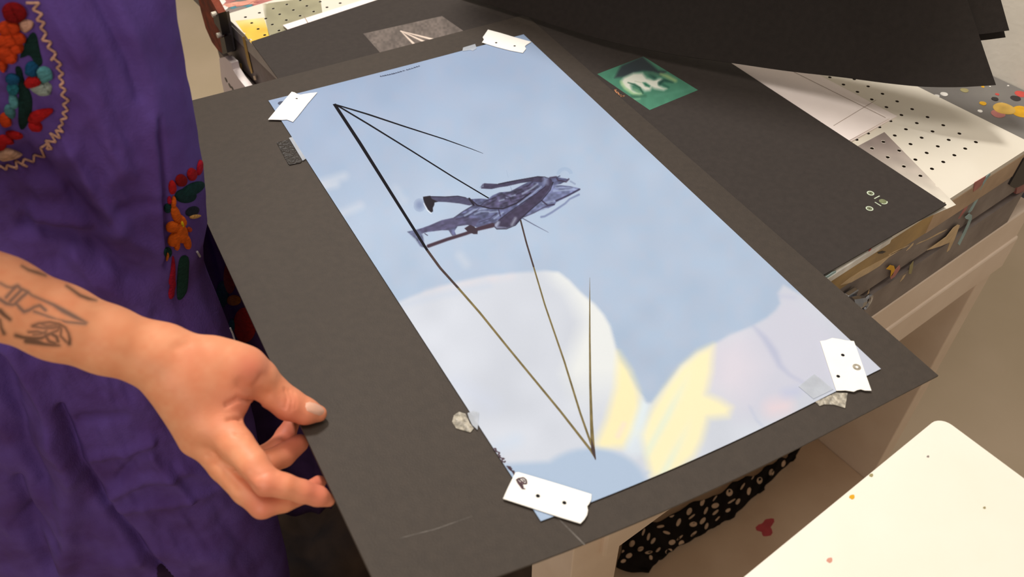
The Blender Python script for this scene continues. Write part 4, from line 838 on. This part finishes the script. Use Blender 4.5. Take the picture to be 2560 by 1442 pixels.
for q in ([(573, 820), (579, 834), (584, 850)], [(588, 856), (592, 868)], [(490, 628), (497, 640)]):
    p3 = [ray(x, bvD, .05)[0] for x in q]
    if all(p is not None for p in p3): MB().tube(p3, .05, 6).build('hem_stitch', yarn((190, 180, 186)), dress)

# ------------------------------------------------------------------ person: arm and hand (one continuous skin)
def cpt(px, py, dep): return np.array([(px - 1280) / F * dep, -(py - 721) / F * dep, -dep])
J = lambda x, y, d, rpx: (cpt(x, y, d), rpx * d / F)
def rcone(P, a, b):
    (pa, ra), (pb, rb) = a, b; ba = pb - pa; l2 = ba @ ba; pa_ = P - pa
    h = np.clip((pa_ @ ba) / l2, 0, 1); return np.sqrt(((pa_ - h[:, None] * ba) ** 2).sum(1)) - (ra + (rb - ra) * h)
def smin(a, b, k):
    h = np.maximum(k - np.abs(a - b), 0) / k; return np.minimum(a, b) - h * h * k / 4
arm = [J(-300, 622, 22.2, 122), J(-150, 690, 23.2, 112), J(0, 743, 24.4, 98), J(150, 806, 25.4, 90), J(270, 850, 26.1, 80), J(385, 888, 26.8, 74)]
palm = [(J(385, 888, 26.8, 74), J(470, 960, 27.2, 72)), (J(470, 960, 27.2, 72), J(520, 1058, 27.2, 58)), (J(430, 890, 27.0, 66), J(560, 930, 27.7, 68)), (J(470, 930, 27.2, 70), J(560, 1000, 27.6, 60)), (J(480, 985, 27.9, 60), J(530, 1075, 28.3, 46)), (J(440, 960, 27.1, 62), J(492, 1095, 27.5, 44))]
thumb = [J(535, 905, 27.6, 60), J(612, 926, 28.1, 58), J(646, 945, 28.4, 48), J(680, 978, 28.75, 42), J(722, 1010, 28.95, 41), J(765, 1028, 29.2, 34), J(796, 1034, 29.42, 22)]
index = [J(545, 1058, 27.25, 50), J(590, 1112, 26.85, 44), J(632, 1162, 26.5, 40), J(664, 1203, 26.35, 36), J(710, 1214, 26.5, 31), J(755, 1228, 26.85, 29), J(795, 1240, 27.2, 26), J(822, 1251, 27.5, 17)]
middle = [J(505, 1090, 27.5, 46), J(560, 1165, 27.2, 38), J(615, 1225, 26.95, 36), J(656, 1262, 26.85, 33), J(710, 1252, 27.2, 28), J(765, 1232, 27.9, 25), J(797, 1206, 28.4, 19)]
ring_ = [J(545, 1110, 28.4, 42), J(615, 1160, 28.5, 32), J(668, 1156, 28.5, 31), J(708, 1138, 29.1, 30), J(748, 1108, 29.75, 24)]
pinky = [J(560, 1115, 29.2, 38), J(640, 1150, 29.6, 28), J(692, 1120, 29.8, 26), J(714, 1088, 30.4, 25), J(730, 1056, 30.85, 20)]
allp = [p for ch in (arm, thumb, index, middle, ring_, pinky) for p, r in ch]; lo_, hi_ = np.min(allp, 0) - 1.5, np.max(allp, 0) + 1.5
h_ = .075; nx, ny, nz_ = np.ceil((hi_ - lo_) / h_).astype(int)
gx, gy, gz = [lo_[i] + np.arange(n) * h_ for i, n in enumerate((nx, ny, nz_))]
cre = [([(712, 972), (719, 995), (714, 1020)], .05, .045), ([(722, 975), (731, 1000), (727, 1024)], .05, .045), ([(733, 982), (740, 1004), (737, 1022)], .03, .04), ([(566, 1012), (595, 996), (622, 1001), (646, 1014)], .1, .07), ([(570, 1050), (592, 1046), (606, 1050)], .09, .06), ([(588, 1084), (612, 1090)], .05, .05), ([(517, 1141), (580, 1172), (640, 1228)], .05, .09), ([(645, 1190), (672, 1178), (690, 1182)], .03, .06), ([(600, 960), (640, 975), (668, 985)], .06, .16), ([(440, 870), (470, 860)], .03, .15), ([(655, 940), (640, 960)], .05, .1)]
def field(P):
    f = np.full(len(P), 1e3)
    for a, b in zip(arm[:-1], arm[1:]): f = smin(f, rcone(P, a, b), .35)
    for a, b in palm: f = smin(f, rcone(P, a, b), .45)
    body = f; out = f
    for ch, kb in ((thumb, .5), (index, .35), (middle, .3), (ring_, .25), (pinky, .25)):
        g_ = np.full(len(P), 1e3)
        for a, b in zip(ch[:-1], ch[1:]): g_ = smin(g_, rcone(P, a, b), .1)
        out = smin(out, smin(body, g_, kb), .05)
    # knuckle bumps and tendon rise
    for (x, y, d, r, a) in ((612, 918, 27.6, 60, .1), (664, 1215, 26.0, 30, .05), (655, 1275, 26.6, 26, .05), (432, 862, 26.0, 40, -.02)):
        out = out - a * np.exp(-((P - cpt(x, y, d)) ** 2).sum(1) / (r * d / F) ** 2)
    return out
vol = np.empty((nx, ny, nz_), np.float32); YZ = np.stack(np.meshgrid(gy, gz, indexing='ij'), -1).reshape(-1, 2)
for i0 in range(0, nx, 12):
    xx = gx[i0:i0 + 12]; P = np.concatenate([np.repeat(xx, len(YZ))[:, None], np.tile(YZ, (len(xx), 1))], 1); vol[i0:i0 + len(xx)] = field(P).reshape(len(xx), ny, nz_)
def surface_nets(v):
    s = v < 0; nx, ny, nz = v.shape
    c8 = [(i, j, k) for i in (0, 1) for j in (0, 1) for k in (0, 1)]
    cnt = sum(s[i:nx - 1 + i, j:ny - 1 + j, k:nz - 1 + k].astype(np.int8) for i, j, k in c8); act = (cnt > 0) & (cnt < 8)
    idx = -np.ones(act.shape, int); A = np.argwhere(act); idx[act] = np.arange(len(A)); acc = np.zeros((len(A), 3)); n = np.zeros(len(A))
    for a in c8:
        for ax in range(3):
            if a[ax]: continue
            b = list(a); b[ax] = 1; va = v[tuple((A + a).T)]; vb = v[tuple((A + b).T)]; m_ = (va < 0) != (vb < 0)
            t = np.where(m_, va / np.where(m_, va - vb, 1), 0); p = np.tile(np.array(a, float), (len(A), 1)); p[:, ax] += t
            acc += p * m_[:, None]; n += m_
    V = A + acc / n[:, None]; Fc = []
    for ax in range(3):
        sl0 = [slice(None)] * 3; sl1 = [slice(None)] * 3; sl0[ax] = slice(0, -1); sl1[ax] = slice(1, None)
        e = s[tuple(sl0)] != s[tuple(sl1)]; E_ = np.argwhere(e); o1, o2 = [k for k in range(3) if k != ax]
        E_ = E_[(E_[:, o1] > 0) & (E_[:, o2] > 0) & (E_[:, o1] < v.shape[o1] - 1) & (E_[:, o2] < v.shape[o2] - 1)]
        q = []
        for d1, d2 in ((-1, -1), (0, -1), (0, 0), (-1, 0)):
            t = E_.copy(); t[:, o1] += d1; t[:, o2] += d2; q.append(idx[tuple(t.T)])
        q = np.stack(q, 1); fl = s[tuple(E_.T)]; 
        if ax == 1: fl = ~fl
        q[~fl] = q[~fl][:, ::-1]; Fc.append(q)
    return V, np.concatenate(Fc)
HV, HF = surface_nets(vol); HV = lo_ + HV * h_
# smoothing
nb = np.concatenate([HF[:, [0, 1]], HF[:, [1, 2]], HF[:, [2, 3]], HF[:, [3, 0]]]); nb = np.concatenate([nb, nb[:, ::-1]])
def lap(X):
    o = np.zeros_like(X); np.add.at(o, nb[:, 0], X[nb[:, 1]]); n = np.bincount(nb[:, 0], minlength=len(X))[:, None]; return o / np.maximum(n, 1)
for _ in range(3): HV = HV + .5 * (lap(HV) - HV)
# creases
fn = np.zeros_like(HV); t_ = np.cross(HV[HF[:, 2]] - HV[HF[:, 0]], HV[HF[:, 3]] - HV[HF[:, 1]])
for k in range(4): np.add.at(fn, HF[:, k], t_)
fn /= np.linalg.norm(fn, axis=1)[:, None] + 1e-9
hpx = np.stack([1280 + F * HV[:, 0] / -HV[:, 2], 721 - F * HV[:, 1] / -HV[:, 2]], 1)
for l, a, w_ in cre:
    d = lsdf(hpx, l) * 27 / F; HV = HV - fn * (a * np.exp(-(d / w_) ** 2) * (fn[:, 2] > 0))[:, None]
HW = CAM + HV @ MR.T
sk = np.tile(np.array([228., 152, 110]), (len(HW), 1)); nq_ = HV[:, :2] * 60
sk = sk + 6 * noise2(nq_, 26, 51)[:, None] * np.array([.4, 1, 1]) + 5 * noise2(nq_, 9, 52)[:, None] * np.array([.4, 1, 1])
for (x, y, r, a) in ((628, 922, 46, .7), (664, 1205, 60, .5), (655, 1275, 40, .6), (722, 1005, 46, .45), (800, 1245, 60, .6), (750, 1110, 50, .6), (715, 1075, 50, .7), (800, 1200, 40, .7), (560, 1020, 90, .3), (600, 1010, 40, .5), (480, 900, 80, .2), (790, 1032, 40, .3)):
    sk = paint(sk, a * np.exp(-((hpx - np.array([x, y])) ** 2).sum(1) / r ** 2), (214, 116, 92))
body = obj('body', HW, HF.tolist(), m_skin, PERS, smooth=True, cols=sk)
bvH = BVHTree.FromPolygons([tuple(v) for v in HW], HF.tolist())
# thumb nail
nq = [(764, 1007), (774, 1004), (787, 1007), (799, 1012), (808, 1019), (812, 1028), (808, 1035), (799, 1039), (785, 1035), (773, 1030), (767, 1026), (763, 1016)]
ce = np.mean(nq, 0); V = []; ok = True
for f_ in (1.0, .8, .45):
    for q in nq:
        p, n_ = ray(tuple(ce + (np.array(q) - ce) * f_), bvH, {1.0: .0, .8: .03, .45: .035}[f_]); ok &= p is not None; V.append(p)
p, n_ = ray(tuple(ce), bvH, .04); V.append(p); m_n = len(nq)
if ok and p is not None: obj('thumbnail', V, [[r * m_n + i, r * m_n + (i + 1) % m_n, (r + 1) * m_n + (i + 1) % m_n, (r + 1) * m_n + i] for r in (0, 1) for i in range(m_n)] + [[2 * m_n + i, 2 * m_n + (i + 1) % m_n, 3 * m_n] for i in range(m_n)], m_nail, body, smooth=True)
# tattoos follow the forearm's skin
def skin_at(q, hp):
    base = np.tile(np.array([228., 152, 110]), (len(q), 1)); cq = ((hp - CAM) @ MR)[:, :2] * 60
    return base + 6 * noise2(cq, 26, 51)[:, None] * np.array([.4, 1, 1]) + 5 * noise2(cq, 9, 52)[:, None] * np.array([.4, 1, 1])
def ink(parent, name, lines, dark, a_max, soft=7.0, lift=.003):
    """tattoo: a skin-thin patch following the forearm, ink fading into the skin at its edges"""
    pts = np.concatenate([np.array(l) for l, _ in lines]); x0, y0 = np.maximum(pts.min(0) - 9, -40); x1, y1 = pts.max(0) + 9
    gx_, gy_ = np.arange(x0, x1, 1.5), np.arange(y0, y1, 1.5); q = np.array([(x, y) for x in gx_ for y in gy_]); al = np.zeros(len(q))
    for l, wd in lines:
        d = lsdf(q, l, np.broadcast_to(np.asarray(wd, float), (len(l),)) * .9); al = np.maximum(al, msk(d, soft)) if wd is not None else al
        al = np.maximum(al, .42 * msk(d, soft * 2.6))
    keep = al > .05; hp = np.zeros((len(q), 3)); okv = np.zeros(len(q), bool)
    for i in np.where(keep)[0]:
        p, n_ = ray(tuple(q[i]), bvH, lift)
        if p is not None: hp[i] = p; okv[i] = True
    fs = [f for f in gridfaces(len(gx_), len(gy_)) if okv[f].all() and np.linalg.norm(hp[f[0]] - hp[f[2]]) < .12]
    if not fs: return None
    us = np.unique(np.array(fs)); rm = -np.ones(len(q), int); rm[us] = np.arange(len(us))
    cols = paint(skin_at(q[us], hp[us]), al[us] * a_max, dark)
    return obj(name, hp[us], rm[np.array(fs)].tolist(), m_skin, parent, smooth=True, cols=cols)
def k7(l): return cv(l, 0, 660, 6.0077)
kn = ink(body, 'tattoo', [(k7([(0, 285), (100, 340), (180, 355)]), 6), (k7([(180, 360), (260, 325), (290, 350)]), 9), (k7([(90, 500), (180, 400), (240, 345)]), 8), (k7([(150, 560), (240, 470), (330, 380)]), 9), (k7([(230, 590), (330, 490), (420, 420)]), 9), (k7([(290, 360), (400, 410), (480, 470), (640, 540), (800, 610), (950, 700), (1120, 790), (1300, 880)]), [8, 8, 6, 6, 9, 14, 12, 5]), (k7([(0, 530), (90, 590), (180, 610), (250, 600), (300, 660), (360, 715), (440, 690), (520, 640), (600, 620), (680, 690)]), [10, 10, 8, 8, 9, 9, 8, 7, 8, 9]), (k7([(510, 710), (680, 770), (850, 840), (1000, 870), (1280, 895)]), [6, 6, 7, 6, 7])], (104, 84, 78), .8)
if kn: kn['label'] = 'blurred grey knife tattoo'
mo = ink(body, 'tattoo', lift=.006, dark=(84, 58, 44), a_max=.82, lines=[(k7([(490, 930), (580, 890), (750, 870), (890, 900), (980, 950), (1030, 1040), (1050, 1130), (1040, 1190)]), [8, 6, 6, 7, 6, 6, 8, 12]), (k7([(500, 935), (650, 960), (800, 960), (900, 930)]), 6), (k7([(430, 1020), (560, 1010), (720, 1050), (860, 1000), (900, 940)]), 6), (k7([(240, 1070), (350, 1100), (500, 1120), (620, 1110), (760, 1050)]), [10, 10, 12, 9, 6]), (k7([(400, 1150), (560, 1170), (660, 1200), (800, 1215), (890, 1220)]), [16, 16, 10, 8, 6]), (k7([(780, 1050), (850, 1090), (870, 1160)]), 9), (k7([(920, 960), (910, 1080), (1000, 1170)]), 6), (k7([(680, 1070), (740, 1160), (830, 1190)]), 8), (k7([(620, 900), (700, 930), (850, 915)]), 5), (k7([(500, 1060), (620, 1050), (700, 1000)]), 5)])
if mo: mo['label'] = 'dark moth-like tattoo'
ink(body, 'tattoo', [(k7([(330, 30), (430, 90), (560, 130), (680, 170)]), [5, 7, 8, 5]), (k7([(1000, 330), (1090, 390), (1200, 470), (1330, 520), (1440, 545)]), [6, 8, 9, 9, 4])], (84, 58, 44), .82)
ink(body, 'tattoo', [(k7([(0, 700), (60, 760), (150, 830)]), [14, 12, 9]), (k7([(0, 830), (20, 960), (60, 1040)]), [6, 8, 10])], (84, 58, 44), .82)
# sleeve where the upper arm enters, left of the frame
sa = CAM + np.array([p for p, r in [J(-190, 672, 22.9, 1), J(-330, 610, 22.0, 1), J(-520, 420, 22.5, 1), J(-640, 150, 24.5, 1)]]) @ MR.T
MB().tube(sa, [1.55, 1.9, 2.2, 2.6], 20).build('sleeve', m_dress, PERS, smooth=True)
